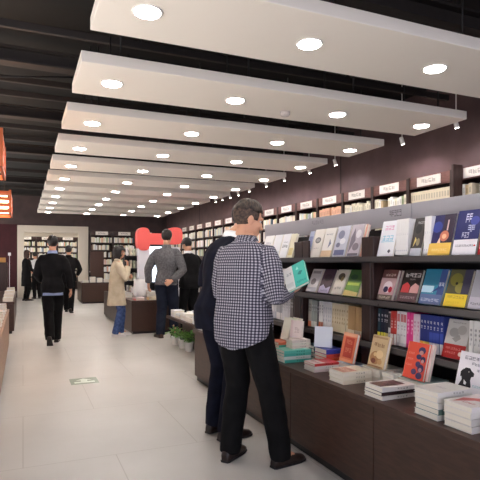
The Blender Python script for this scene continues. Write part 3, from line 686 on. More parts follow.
# bookcases on the back wall, right of the doorway, and in the next room (turned to face the camera)
def back_case(lab, x0, y, w, group, signs=True):
    root = thing('back_bookcase', lab, 'bookcase', (x0, y, 0), 0, group)
    mb = MB(); mb.box((0, 0, 0), (.03, .36, 2.57), WOODV); mb.build('side_panel', root)
    mb = MB(); mb.box((w - .03, 0, 0), (w, .36, 2.57), WOODV); mb.build('side_panel', root)
    mb = MB(); mb.box((.03, .34, 0), (w - .03, .36, 2.57), M((58, 42, 40), .6)); mb.build('back_panel', root)
    mb = MB(); mb.box((.03, .01, 2.41), (w - .03, .04, 2.57), WOOD); hb = mb.build('header_board', root)
    mb = MB(); mb.box((w / 2 - .24, .0, 2.425), (w / 2 + .24, .0095, 2.56), SIGN)
    art_on(mb, [('t', .2, .3, .8, .42, GLY, 4)], .48, .135, (w / 2 - .24, 0, 2.425), (1, 0, 0), (0, 0, 1), (0, -1, 0)); mb.build('sign_plate', hb)
    for z in SZ:
        mb = MB(); mb.box((.03, .01, z - .025), (w - .03, .34, z), WOOD); mb.build('shelf', root)
    for z in SZ[:-1]: stuff_row(x0 + .04, y + .03, 1, 0, w - .08, z + .001, .23, -.16, rnd)
bw = (5.1 - 2.44) / 3
for i in range(3):
    back_case('brown back wall bookcase with a white sign, %s right of the cream doorway' % ORD[i + 1], 2.44 + i * bw, YB - .38, bw - .004, 'bookcases on the back wall')
for i in range(5):
    back_case('bookcase seen through the cream doorway, %s from its left' % ORD[i + 1], -1.3 + i * .95, YN - .4, .946, 'bookcases in the next room')

# ================================================================== TABLES
def low_table(name, lab, x0, x1, y0, y1, h, wood=WOODT, over=.0, group=None, split=None, base_in=0.0):
    root = thing(name, lab, 'display table', (x0, y0, 0), 0, group)
    mb = MB(); mb.box((0, 0, h - .04), (x1 - x0, y1 - y0, h), wood, .004); mb.build('table_top', root)
    a = base_in
    for nm, p, q in (('side_panel', (a, .01, .05), (a + .03, y1 - y0 - .01, h - .041)), ('side_panel', (x1 - x0 - .03 - .005, .01, .05), (x1 - x0 - .005, y1 - y0 - .01, h - .041)),
                     ('end_panel', (a + .03, .01, .05), (x1 - x0 - .035, .04, h - .041)), ('end_panel', (a + .03, y1 - y0 - .04, .05), (x1 - x0 - .035, y1 - y0 - .01, h - .041))):
        mb = MB(); mb.box(p, q, wood); mb.build(nm, root)
    mb = MB(); mb.box((a + .03, .04, 0), (x1 - x0 - .04, y1 - y0 - .04, .05), BLACK); mb.build('kick_base', root)
    return root
low_table('display_table', 'long brown display table beside the woman in the beige coat', 1.86, 3.05, 9.44, 12.95, .624)
low_table('display_table', 'low brown display table with white books behind the potted plants', 2.12, 3.0, 5.62, 7.95, .49, base_in=.27)
low_table('display_table', 'brown display table with white books by the doorway at the back', 1.74, 2.75, 17.0, 18.4, .68)
low_table('display_table', 'long brown table of books along the left edge, the farther one', -1.3, -.15, 10.4, 14.2, .60)
low_table('display_table', 'light brown table of books along the left edge, the nearer one', -1.3, -.20, 5.2, 8.85, .60, WOODL)
# stacks of pale books on the tables
_fm = {}
def pile(lab, cat_group, x, y, z, w, h, n, rz, cols, t=.03, mass=False):
    for q in range(n):
        c = cols[q % len(cols)]; k = (c, w, h, t)
        if mass:
            m = M(c, .45); zz = z + .0008 + q * (t + .001); STUFF.box((x, y, zz), (x + w, y + h, zz + .003), m); STUFF.box((x, y, zz + .003), (x + .003, y + h, zz + t - .003), m); STUFF.box((x + .003, y + .003, zz + .003), (x + w - .004, y + h - .003, zz + t - .003), PAGE); STUFF.box((x, y, zz + t - .003), (x + w, y + h, zz + t), m)
            continue
        if k not in _fm:
            mb = MB(); m = M(c, .4)
            mb.box((0, 0, 0), (w, h, .003), m); mb.box((0, 0, t - .003), (w, h, t), m); mb.box((-.0005, 0, 0), (.003, h, t), m); mb.box((.003, .003, .003), (w - .004, h - .003, t - .003), PAGE)
            d = tuple(int(v * .75) for v in c)
            art_on(mb, [('r', .15, .15, .85, .5, d), ('t', .15, .65, .85, .15, d, 4)], h, w, (0, h, t), (0, -1, 0), (1, 0, 0), (0, 0, 1))
            _fm[k] = mb.mesh('book')
        o = link('book', _fm[k], None, (x, y, z + .0008 + q * (t + .001)), (0, 0, R(rz)))
        tag(o, lab + ((', %s from bottom' % ORD[q + 1]) if n > 1 else ''), 'book', cat_group); BOOKCOUNT[0] += 1
PC = [(240, 238, 232), (232, 224, 212), (236, 232, 236), (226, 228, 232), (240, 230, 220)]
rp = random.Random(11)
for i in range(8):       # low table by the plants
    for j in range(2):
        pile('white book in the %s front pile on the plants table' % ORD[i + 1], 'piles on the low table', 2.16 + j * .26, 5.7 + i * .27, .49, .16, .22, 2 + (i + j) % 2, rp.uniform(-4, 4), [PC[(i + j) % 5], PC[(i * 2 + 1) % 5]], .034, j == 1 or i > 4)
for i in range(6):       # end of the plinth
    if i < 2: pile('pale book in the %s pile at the plinth far end' % ORD[i + 1], 'piles on the plinth end', 1.84, 5.25 - i * .27, TZ, .16, .22, 2, rp.uniform(-4, 4), [PC[i], PC[i + 1]])
WB = 'books on the long table by the woman'
pile('red and white picture book at the long table corner', WB, 1.95, 9.5, .624, .17, .24, 2, 3, [(226, 120, 120), (236, 206, 206)], .025)
pile('yellow book beside the red one on the long table', WB, 2.2, 9.52, .624, .26, .2, 2, -3, [(226, 190, 110), (232, 206, 140)], .025)
for i in range(4): pile('pale book in the %s left pile on the long table' % ORD[i + 1], WB, 1.87 + (i % 2) * .02, 10.3 + i * .62, .624, .17, .24, 3, rp.uniform(-5, 5), [PC[i], PC[(i + 2) % 5], PC[(i + 3) % 5]], .03, i > 0)
for i in range(3): pile('white book in the %s inner pile on the long table' % ORD[i + 1], WB, 2.35, 10.2 + i * .8, .624, .17, .24, 4, rp.uniform(-5, 5), [PC[(i + 1) % 5], PC[i]], .03, True)
for i in range(4):
    pile('white book in the %s pile on the table by the doorway' % ORD[i + 1], 'piles on the doorway table', 1.8 + .22 * i, 17.06, .68, .17, .24, 2 + (i * 3) % 4, rp.uniform(-6, 6), [PC[i], PC[(i + 1) % 5]], .035, True)
for i in range(9):
    pile('pale book in the %s pile along the nearer left table' % ORD[i + 1], 'piles on the nearer left table', -.40, 5.3 + i * .385, .60, .17, .24, 2 + (i * 2) % 3, rp.uniform(-5, 5), [PC[i % 5], PC[(i + 2) % 5], ((196, 150, 120), (220, 220, 226))[i % 2]], .034, i > 4)
for i in range(7):
    pile('white book in the %s pile along the farther left table' % ORD[i + 1], 'piles on the farther left table', -.35, 10.5 + i * .5, .60, .17, .24, 2 + i % 3, rp.uniform(-5, 5), [PC[(i + 1) % 5], PC[i % 5]], .036, True)
# paper bag and brochures by the woman
def prop(name, lab, cat, x, y, z, w, h, t, col, tilt=14, rz=-90, art=()):
    a, b = book_meshes(w, h, t, col, art); root = thing(name, lab, cat, (x, y, z + t * math.sin(R(tilt)) + .001), 0, None, (-R(tilt), 0, R(rz)))
    link('cover', a, root); link('page_block', b, root); return root
x, y = 2.21, 10.4
root = thing('paper_bag', 'crumpled white paper bag on the long table in front of the woman', 'bag', (x, y, .624))
mb = MB(); rr = random.Random(5); n = 16; rings = []
for z, r, s in ((0, .12, .8), (.03, .135, .8), (.14, .13, .7), (.24, .12, .5), (.32, .125, .25), (.36, .13, .12)):
    rings.append([(r * math.cos(2 * PI * j / n) * (1 + rr.uniform(-.1, .1)), r * s * math.sin(2 * PI * j / n) * (1 + rr.uniform(-.1, .1)), z + (rr.uniform(0, .02) if z else 0)) for j in range(n)])
mb.loft(rings, M((240, 236, 236), .6)); mb.build('body', root)
for sx in (-.05, .05):
    mb = MB(); mb.tube([(sx - .03, 0, .35), (sx - .02, 0, .43), (sx + .02, 0, .43), (sx + .03, 0, .35)], .006, M((230, 226, 222), .6), 6); mb.build('handle', root)
# dark rack with upright books behind the woman
root = thing('display_rack', 'black book rack with white books standing behind the woman', 'rack', (2.66, 14.5, 0))
mb = MB(); mb.box((0, 0, 0), (.04, .3, 1.56), BLACK); mb.build('upright', root)
mb = MB(); mb.box((.92, 0, 0), (.96, .3, 1.56), BLACK); mb.build('upright', root)
mb = MB(); mb.box((.04, .28, 0), (.92, .3, 1.56), BLACK); mb.build('back_panel', root)
for z in (.1, .42, .78, 1.14, 1.5):
    mb = MB(); mb.box((.04, 0, z), (.92, .28, z + .03), BLACK); mb.build('shelf', root)
for r_, z in enumerate((.45, .81, 1.17, 1.53)):
    for i in range(4):
        o = link('book', small_book((2, 0, 3, 2, 1)[i], .05, (.235, .22, .2)[(i + r_) % 3]), None, (2.66 + .11 + i * .1, 14.53, z + .001), (0, 0, R(90)))
        tag(o, 'white book in the black rack behind the woman, %s on its %s level' % (ORD[i + 1], ('lowest', 'second', 'third', 'top')[r_]), 'book', 'books in the black rack'); BOOKCOUNT[0] += 1
# brown board by the back table
root = thing('notice_board', 'plain brown wooden board standing on the table by the doorway', 'board', (2.2, 17.85, .68))
mb = MB(); mb.box((-.1, 0, .02), (.36, .04, 1.02), WOODT, .004); mb.build('board', root)
mb = MB(); mb.box((-.05, -.1, 0), (.31, .14, .025), BLACK, .003); mb.build('foot', root)
root = thing('bottle', 'dark bottle standing among the white books by the doorway', 'bottle', (2.05, 17.5, .68))
mb = MB(); mb.lathe([(.045, 0), (.048, .02), (.048, .2), (.018, .27), (.016, .33)], M((40, 34, 36), .2)); mb.build('body', root)
mb = MB(); mb.lathe([(.018, .331), (.018, .36), (.0005, .361)], M((200, 190, 180), .4)); mb.build('cap', root)

# ------------------------------------------------------------------ red and white photo stand
KX, KY = 2.82, 13.45
root = thing('photo_stand', 'tall white display stand with a rounded red top and a lit screen', 'display stand', (KX, KY, 0))
REDK = M((238, 98, 92), .45); WHK = M((232, 230, 236), .4)
def kX(px):                     # X on the plane Y=KY
    k = (px - VX) * CS / FP     # X/d
    return k * KY * CS / (1 - k * SN) - KX
def kZ(py, px):
    d = KY * CS + (kX(px) + KX) * SN; return CZ - (py - HY) * d / FP
mb = MB(); mb.box((kX(138.5), 0, 0), (kX(150), .22, kZ(247, 145)), WHK, .02); mb.build('white_post', root)
mb = MB(); mb.box((kX(170), 0, 0), (kX(180), .22, kZ(247, 175)), WHK, .02); mb.build('white_post', root)
def prism(pts, y0, y1, mat, name, parent):
    mb = MB(); mb.loft([[(x, y0, z) for x, z in pts], [(x, y1, z) for x, z in pts]], mat, False); return mb.build(name, parent)
def rsup(cx, cy, rx, ry, e=3.0, n=48):
    o = []
    for j in range(n):
        a = -2 * PI * j / n; c, s = math.cos(a), math.sin(a)
        o.append((kX(cx + rx * math.copysign(abs(c) ** (2 / e), c)), kZ(cy + ry * math.copysign(abs(s) ** (2 / e), s), cx)))
    return o
prism(rsup(143.5, 239, 6.5, 11.5, 3), -.04, .26, REDK, 'red_lobe', root)
prism(rsup(175, 236, 7.2, 8.5, 3), -.042, .26, REDK, 'red_lobe', root)
prism(rsup(159, 239, 15, 5.6, 6), -.03, .25, REDK, 'red_crossbar', root)
mb = MB(); mb.box((kX(148), .03, kZ(284, 150)), (kX(171), .16, kZ(244.5, 160)), BLACK, .01); sf = mb.build('screen_frame', root)
mb = MB(); mb.box((kX(150), .022, kZ(282, 150)), (kX(169), .029, kZ(246.5, 160)), glow((214, 232, 255), 2.2, 'lit_screen')); mb.build('screen', sf)
# ------------------------------------------------------------------ left edge: dark cabinet and slim stand
root = thing('cabinet', 'dark brown cabinet standing at the left edge before the maroon wall', 'cabinet', (-1.2, 15.2, 0))
mb = MB(); mb.box((0, 0, 0), (.80, .45, 1.34), WOODV, .006); mb.build('body', root)
for x in (.02, .41):
    mb = MB(); mb.box((x, -.02, .08), (x + .37, -.001, 1.3), WOODV, .004); d = mb.build('door', root)
    mb = MB(); mb.box((x + (.33 if x < .2 else .03), -.04, .62), (x + (.34 if x < .2 else .04), -.021, .74), SHELFEDGE); mb.build('handle', d)
mb = MB(); mb.box((-.6, 15.3, 1.341), (-.44, 15.42, 1.47), M((206, 150, 80), .4), .01)
tag(mb.build('small_box'), 'small amber box on top of the dark cabinet at the left edge', 'box')
root = thing('sign_stand', 'slim white sign stand next to the dark cabinet at the left', 'stand', (-.33, 14.75, 0))
mb = MB(); mb.lathe([(.12, 0), (.12, .015), (.02, .03)], WHK); mb.build('foot', root)
mb = MB(); mb.tube([(0, 0, .03), (0, 0, 1.52)], .007, WHK, 8); mb.build('pole', root)
mb = MB(); mb.box((-.035, -.008, 1.52), (.035, .008, 1.6), WHK, .006); mb.build('sign_plate', root)
# ================================================================== POTTED PLANTS
LEAF = ramp_mat('plant_leaf', (70, 136, 50), (158, 206, 110), 9, .4)
POT = M((250, 248, 244), .35); SOIL = M((60, 44, 34), .9)
for i, (px, py, hh, nl) in enumerate(((175.5, 346, .26, 44), (182.5, 349.5, .25, 44), (189, 352.5, .27, 48))):
    c = onz(px, py - 1.2, 0)
    lab = ('left potted green plant with pale buds in a white pot on the floor', 'middle potted green plant in a white pot on the floor', 'right potted green plant in a white pot nearest the table corner')[i]
    root = thing('potted_plant', lab, 'potted plant', (c.x, c.y, 0), 0, 'three potted plants in front of the low table')
    mb = MB(); mb.lathe([(.05, 0), (.056, .01), (.068, .125), (.072, .13), (.072, .14), (.062, .14), (.06, .118), (.0005, .118)], POT, n=24); pt = mb.build('pot', root)
    mb = MB(); mb.lathe([(.06, .1185), (.058, .124), (.0005, .127)], SOIL, n=16); mb.build('soil', root)
    rl = random.Random(20 + i); mb = MB(); st = MB(); bd = MB()
    for q in range(nl):
        a = rl.uniform(0, 2 * PI); e = rl.uniform(.15, 1.1); L = rl.uniform(.09, .17); b = Vector((rl.uniform(-.03, .03), rl.uniform(-.03, .03), .125))
        d = Vector((math.cos(a) * math.sin(e), math.sin(a) * math.sin(e), math.cos(e)))
        tip = b + d * L
        if q % 3 == 0: st.tube([b, b + d * L * .6 + Vector((0, 0, .02)), tip], .003, LEAF, 5)
        side = d.cross(Vector((0, 0, 1))).normalized(); ll = rl.uniform(.06, .095); lw = rl.uniform(.018, .03)
        dd = (d + Vector((0, 0, -.35))).normalized(); nr = side.cross(dd)
        prev = None
        cols = []
        for s in range(6):
            u = s / 5; w = lw * math.sin(PI * min(.97, u * .92 + .06)); cpt = tip + dd * ll * (u - .3) - Vector((0, 0, 1)) * ll * .35 * u * u
            cols.append((cpt - side * w + nr * w * .3, cpt, cpt + side * w + nr * w * .3))
        for s in range(5):
            for c0, c1 in ((0, 1), (1, 2)):
                mb.poly([cols[s][c0], cols[s][c1], cols[s + 1][c1], cols[s + 1][c0]], LEAF, True)
        if i == 0 and q % 7 == 0: bd.ell(tip + Vector((0, 0, .03)), (.012, .012, .015), M((236, 190, 160), .5), None, 8, 6)
    mb.build('foliage', root); st.build('stem', root)
    if i == 0: bd.build('buds', root)
# ================================================================== PEOPLE
SKIN = ramp_mat('skin', (206, 150, 120), (222, 168, 138), 6, .5, lo=.3, hi=.7, spec=.3)
def hairmat(name, c1, c2):
    return ramp_mat(name, c1, c2, 30, .5, (3, 3, .6), bump=.4)
HAIR = hairmat('black_hair', (20, 17, 17), (44, 38, 36)); HAIRB = hairmat('brown_hair', (40, 26, 20), (78, 52, 38))
FADE = ramp_mat('clipped_hair', (52, 41, 36), (92, 72, 61), 60, .7, (1, 1, 1), bump=.3)
HAIRG = hairmat('short_dark_brown_hair', (34, 27, 24), (70, 54, 43))
def cloth(name, c1, c2, scale=9, bump=.12, rough=.85): return ramp_mat(name, c1, c2, scale, rough, (1, 1, 1), bump=bump, spec=.15)
def gingham():
    m = bpy.data.materials.new('checked_shirt_cloth'); m.use_nodes = True
    nt = m.node_tree; b = nt.nodes['Principled BSDF']; b.inputs['Roughness'].default_value = .85; b.inputs['Specular IOR Level'].default_value = .15
    uv = nt.nodes.new('ShaderNodeUVMap'); sp = nt.nodes.new('ShaderNodeSeparateXYZ'); nt.links.new(uv.outputs['UV'], sp.inputs['Vector'])
    def st(axis):
        a = nt.nodes.new('ShaderNodeMath'); a.operation = 'MULTIPLY'; a.inputs[1].default_value = 1 / .0185; nt.links.new(sp.outputs[axis], a.inputs[0])
        f = nt.nodes.new('ShaderNodeMath'); f.operation = 'FRACT'; nt.links.new(a.outputs[0], f.inputs[0])
        g = nt.nodes.new('ShaderNodeMath'); g.operation = 'LESS_THAN'; g.inputs[1].default_value = .5; nt.links.new(f.outputs[0], g.inputs[0]); return g
    x, y = st('X'), st('Y'); s = nt.nodes.new('ShaderNodeMath'); s.operation = 'ADD'; nt.links.new(x.outputs[0], s.inputs[0]); nt.links.new(y.outputs[0], s.inputs[1])
    d = nt.nodes.new('ShaderNodeMath'); d.operation = 'DIVIDE'; d.inputs[1].default_value = 2; nt.links.new(s.outputs[0], d.inputs[0])
    r = nt.nodes.new('ShaderNodeValToRGB'); r.color_ramp.interpolation = 'CONSTANT'
    e = r.color_ramp.elements; e[0].position = 0; e[0].color = (*lin((184, 180, 188)), 1); e[1].position = .3; e[1].color = (*lin((98, 95, 108)), 1)
    n = e.new(.8); n.color = (*lin((50, 48, 60)), 1)
    nt.links.new(d.outputs[0], r.inputs['Fac']); nt.links.new(r.outputs['Color'], b.inputs['Base Color'])
    return m
SOLE = M((40, 36, 36), .6)
def remesh(mb, voxel, smooth=3, name='m'):
    me = mb.mesh(name); ob = bpy.data.objects.new('t', me); COL.objects.link(ob)
    md = ob.modifiers.new('r', 'REMESH'); md.mode = 'VOXEL'; md.voxel_size = voxel
    if smooth:
        s = ob.modifiers.new('s', 'SMOOTH'); s.factor = .5; s.iterations = smooth
    bpy.context.view_layer.update()
    dg = bpy.context.evaluated_depsgraph_get()
    out = bpy.data.meshes.new_from_object(ob.evaluated_get(dg))
    bpy.data.objects.remove(ob); bpy.data.meshes.remove(me)
    return out
def finish(me, mats, wr=0.0, wscale=(9, 9, 4), seed=0, colorfn=None):
    me.materials.clear()
    for m in mats: me.materials.append(m)
    if wr:
        nr = [v.normal.copy() for v in me.vertices]
        off = Vector((seed * 3.1, seed * 1.7, 0))
        for v, n in zip(me.vertices, nr):
            p = Vector((v.co.x * wscale[0], v.co.y * wscale[1], v.co.z * wscale[2])) + off
            a = noise.noise(p) + .5 * noise.noise(p * 2.1 + Vector((5, 2, 1)))
            v.co = v.co + n * (a * wr)
    for p in me.polygons:
        p.use_smooth = True
        p.material_index = colorfn(p.center) if colorfn else 0
    me.update(); return me
def ring(c, rx, ry, n=24, e=2.4, fn=None, rot=None):
    o = []
    for j in range(n):
        a = 2 * PI * j / n; cc, ss = math.cos(a), math.sin(a)
        p = Vector((rx * math.copysign(abs(cc) ** (2 / e), cc), ry * math.copysign(abs(ss) ** (2 / e), ss), 0))
        if fn: p.z += fn(a)
        if rot is not None: p = rot @ p
        o.append(Vector(c) + p)
    return o
def ik(a, b, l1, l2, hint):
    a, b = Vector(a), Vector(b); d = b - a; L = min(d.length, (l1 + l2) * .999); u = d.normalized()
    x = (l1 * l1 - l2 * l2 + L * L) / (2 * L); h = math.sqrt(max(0, l1 * l1 - x * x))
    hv = Vector(hint) - u * u.dot(Vector(hint)); hv.normalize()
    return a + u * x + hv * h
class Person:
    """local frame: x right, y forward, z up, built for a height of 1.75 and scaled"""
    def __init__(s, name_label, loc, heading, H, lean=0, hyaw=0, hpitch=0, arms=None, feet=None, voxel=.008, slim=1.0, hoff=(0, 0), hroll=0, headscale=1.0, hz=0):
        s.k = H / 1.75; s.vox = voxel; s.slim = slim
        s.root = thing('person', name_label, 'person', loc, -R(heading)); s.root.scale = (s.k,) * 3
        s.lean = Matrix.Rotation(-R(lean), 4, 'X')
        s.piv = Vector((0, 0, .95))
        s.hyaw, s.hpitch, s.hroll = hyaw, hpitch, hroll
        s.arms = arms or {}; s.feet = feet or {}
        s.sh = {sd: s.T((sd * .178 * slim, -.005, 1.408)) for sd in (-1, 1)}
        s.hip = {sd: Vector((sd * .088, 0, .92)) for sd in (-1, 1)}
        s.ar = {}; s.lg = {}
        for sd in (-1, 1):
            d = s.arms.get(sd, {})
            s.ar[sd] = (s.sh[sd], Vector(d.get('e', (sd * .25, -.03, 1.12))), Vector(d.get('w', (sd * .25, .06, .88))))
            f = s.feet.get(sd, {})
            an = Vector(f.get('a', (sd * .09, -.02, .085)))
            kn = ik(s.hip[sd], an, .43, .42, Vector((f.get('kx', 0), 1, 0)))
            s.lg[sd] = (s.hip[sd], kn, an)
        nk = s.T((0, .005, 1.50)); s.neck = nk
        s.hc = s.T((hoff[0], .025 + hoff[1], 1.635 + hz))
        s.HR = Matrix.Rotation(-R(hyaw), 3, 'Z') @ Matrix.Rotation(-R(hpitch), 3, 'X') @ Matrix.Rotation(R(hroll), 3, 'Y')
        s.hs = headscale
    def T(s, p): p = Vector(p); return s.piv + (s.lean @ (p - s.piv)) if p.z > .95 else p
    def hp(s, p): return s.hc + s.HR @ (Vector(p) * s.hs)
    # ---------------- body
    def body(s):
        mb = MB(); m = SKIN; sl = s.slim
        rr = [(.86, .145, .10, 0), (.93, .155, .108, -.01), (1.07, .125, .09, .0), (1.2, .14, .10, 0), (1.33, .155, .095, 0), (1.42, .13, .07, -.005), (1.49, .06, .055, 0)]
        mb.loft([[s.T(p) for p in ring((0, y, z), rx * sl, ry)] for z, rx, ry, y in rr], m)
        # neck + head
        mb.tube([s.T((0, -.01, 1.42)), s.neck, s.hp((0, -.015, -.09)), s.hp((0, -.01, -.02))], [.062, .054, .052, .05], m, 16)
        E = lambda c, r: mb.ell(s.hp(c), [q * s.hs for q in r], m, s.HR, 20, 14)
        E((0, -.012, .03), (.074, .092, .086)); E((0, .02, -.03), (.062, .07, .08)); E((0, .035, -.078), (.044, .05, .036))
        E((0, .088, -.018), (.011, .016, .026)); E((0, .1, -.032), (.016, .015, .011)); E((0, .078, .025), (.05, .016, .012))
        E((0, .082, -.062), (.022, .012, .007)); E((0, .08, -.073), (.019, .012, .007))
        for sd in (-1, 1):
            E((sd * .075, -.01, -.012), (.009, .02, .031)); E((sd * .04, .062, -.025), (.022, .02, .02))
        for sd in (-1, 1):
            a, e, w = s.ar[sd]
            mb.tube([a + Vector((-sd * .03, 0, 0)), a.lerp(e, .3), a.lerp(e, .7), e, e.lerp(w, .3), e.lerp(w, .7), w], [.05, .048, .042, .037, .038, .031, .025], m, 12)
            s.hand(mb, sd)
            h, k, an = s.lg[sd]
            mb.tube([h + Vector((0, 0, .03)), h.lerp(k, .4), k, k.lerp(an, .35), an], [.075, .07, .05, .05, .035], m, 12)
            mb.tube([an, an + s.fdir(sd) * .1 - Vector((0, 0, .045))], [.035, .03], m, 10)
        me = finish(remesh(mb, s.vox * .8, 2, 'body'), [SKIN])
        link('body', me, s.root)
        for sd in (-1, 1):
            eb = MB(); eb.ell(s.hp((sd * .031, .068, .004)), [.0105] * 3, M((206, 198, 192), .2), s.HR, 12, 8); eb.ell(s.hp((sd * .031, .0755, .003)), [.005] * 3, M((36, 24, 20), .2), s.HR, 10, 6)
            eb.build('eye', s.root)
            br = MB(); br.tube([s.hp((sd * .014, .092, .03)), s.hp((sd * .032, .09, .036)), s.hp((sd * .05, .078, .031))], [.003, .004, .002], HAIR, 6); br.build('eyebrow', s.root)
        return me
    def fdir(s, sd):
        f = s.feet.get(sd, {}); a = R(f.get('yaw', sd * 8)); p = R(f.get('pitch', 0))
        return Vector((math.sin(a) * math.cos(p), math.cos(a) * math.cos(p), -math.sin(p)))
    def hand(s, mb, sd):
        d = s.arms.get(sd, {}); a, e, w = s.ar[sd]
        u = Vector(d.get('hd', (w - e))).normalized()               # hand direction
        pn = Vector(d.get('pn', (-sd, 0, 0)))                       # palm faces this way
        pn = (pn - u * pn.dot(u)).normalized(); v = u.cross(pn) * (-sd)   # towards the thumb side
        if d.get('flip'): v = -v
        curl = d.get('curl', 25); m = SKIN
        palm = []
        for q, (t, wd, th) in enumerate(((-.005, .024, .021), (.03, .036, .019), (.065, .041, .016), (.092, .040, .013))):
            c = w + u * t
            palm.append([c + v * (wd * math.cos(x)) + pn * (th * math.sin(x)) for x in (2 * PI * j / 14 for j in range(14))])
        mb.loft(palm, m)
        for i, (o, L) in enumerate(((.030, .072), (.010, .08), (-.010, .074), (-.029, .058))):
            b = w + u * .082 + v * o; p = [b]; ang = 0
            dirv = u
            for j, f in enumerate((.42, .33, .25)):
                ang += R(curl * (.8, 1.0, .7)[j]); dv = u * math.cos(ang) + pn * math.sin(ang) + v * (o * 1.2)
                b = b + dv.normalized() * (L * f); p.append(b)
            mb.tube(p, [.0098, .0094, .0085, .007], m, 8)
        b = w + u * .018 + v * .026; t1 = b + (u * .6 + v * .62 + pn * .35).normalized() * .036; t2 = t1 + (u * .85 + v * .2 + pn * .5).normalized() * .03; t3 = t2 + (u * .9 + pn * .5 - v * .05).normalized() * .023
        mb.tube([w + u * .01 + v * .008, b, t1, t2, t3], [.016, .0145, .0115, .0105, .0085], m, 8)
    # ---------------- clothes
    def top(s, name, mats, hem, width=.02, sleeve=(.076, .066, .057, .05), hemr=(.185, .125), hemfn=None, wr=.006, collar=None, wscale=(10, 10, 5), extra=None, uvs=False, cuff=.93, neckz=1.475, belly=(.16, .12), slit=None, colorfn=None, label=None, fat=1.0):
        mb = MB(); m = mats[0]; sl = s.slim; w = width
        rr = [(hem, hemr[0], hemr[1], -.005, hemfn)]
        zz = [.95, 1.08, 1.2, 1.32, 1.40, 1.445, neckz]
        vals = [(.168 + w, .118 + w), belly, (.158 + w, .108 + w), (.170 + w, .105 + w), (.152 + w * .8, .085 + w * .7), (.108 + w * .4, .07 + w * .5), (.064, .06)]
        for z, (a, b) in zip(zz, vals):
            if z > hem + .05: rr.append((z, a, b, -.008, None))
        mb.loft([[s.T(p) if p.z > .95 else p for p in ring((0, y, z), a * sl * fat, b * fat, 32, 2.5, fn)] for z, a, b, y, fn in rr], m)
        for sd in (-1, 1):
            a, e, wv = s.ar[sd]; c = e.lerp(wv, cuff)
            r0, r1, r2, r3 = sleeve
            mb.tube([a + Vector((-sd * .07, 0, -.012)), a + Vector((-sd * .02, 0, -.022)), a.lerp(e, .3), a.lerp(e, .75), e, e.lerp(c, .3), e.lerp(c, .7), c], [r0 * .72, r0 * .9, r1 * 1.05, r1, r2 * 1.04, r2, (r2 + r3) / 2, r3], m, 18)
        if extra: extra(mb)
        me = remesh(mb, s.vox * 1.25, 4, name)
        finish(me, mats, wr, wscale, len(name) + hem * 7, colorfn)
        o = link(name, me, s.root)
        if uvs: s.shirt_uv(me)
        if label: o['label'] = label
        if collar:
            cb = MB(); n = 28; h = .045; inner = []; cz = neckz - .012
            prof = [(.068, .0), (.064, h), (.070, h + .006), (.080, .008), (.078, -.012)]
            rings = [[s.T((rd * math.cos(x), rd * .95 * math.sin(x) - .002, cz + z + (-.022 if math.sin(x) > .3 else 0) * (math.sin(x)))) for x in (2 * PI * j / n for j in range(n))] for rd, z in prof]
            cb.loft(rings + [rings[0]], collar, True, False); co = cb.build('collar', s.root)
        return o
    def shirt_uv(s, me):
        uv = me.uv_layers.new(name='UVMap')
        inv = s.lean.inverted()
        for p in me.polygons:
            c = p.center; best = None
            for sd in (-1, 1):
                a, e, w = s.ar[sd]
                for i, (q0, q1) in enumerate(((a + (e - a) * .12, e), (e, w))):
                    t = max(0, min(1, (c - q0).dot(q1 - q0) / (q1 - q0).length_squared)); dd = (c - q0.lerp(q1, t)).length
                    if best is None or dd < best[0]: best = (dd, sd, i, q0, q1)
            arm = best[0] < .085 and abs(c.x) > .165
            for li in p.loop_indices:
                v = me.vertices[me.loops[li].vertex_index].co
                if arm:
                    q0, q1 = best[3], best[4]; ax = (q1 - q0).normalized()
                    u0 = Vector((0, 1, 0)) - ax * ax.y; u0.normalize(); w0 = ax.cross(u0)
                    rel = v - q0; base = 0 if best[2] == 0 else (best[3] - s.ar[best[1]][0]).length
                    f = math.atan2(rel.dot(w0), rel.dot(u0)); fc = math.atan2((c - q0).dot(w0), (c - q0).dot(u0))
                    if f - fc > PI: f -= 2 * PI
                    if f - fc < -PI: f += 2 * PI
                    uv.data[li].uv = (f * .062, rel.dot(ax) + base)
                else:
                    q = s.piv + inv @ (v - s.piv); qc = s.piv + inv @ (c - s.piv)
                    f = math.atan2(q.x, -q.y); fc = math.atan2(qc.x, -qc.y)
                    if f - fc > PI: f -= 2 * PI
                    if f - fc < -PI: f += 2 * PI
                    uv.data[li].uv = (f * .155, q.z)
    def trousers(s, mat, r=(.098, .075, .068, .062), wr=.006, waist=1.0, cuffz=.05, name='trousers', belt=None):
        mb = MB()
        mb.loft([ring((0, y, z), a * s.slim, b * s.slim, 28, 2.3) for z, a, b, y in ((.845, .15, .105, 0), (.90, .175, .122, -.008), (.95, .172, .12, -.008), (waist, .155, .108, 0))], mat)
        for sd in (-1, 1):
            h, k, an = s.lg[sd]; end = an + (an - k).normalized() * (.085 - cuffz) if an.z > .12 else an + Vector((0, 0, cuffz - an.z))
            mb.tube([h + Vector((0, -.004, .02)), h.lerp(k, .25) , h.lerp(k, .65), k, k.lerp(an, .4), k.lerp(an, .8), end], [r[0], r[0] * .98, (r[0] + r[1]) / 2, r[1], (r[1] + r[2]) / 2, r[2], r[3]], mat, 18)
        link(name, finish(remesh(mb, s.vox * 1.25, 4, name), [mat], wr, (11, 11, 7), 3.3), s.root)
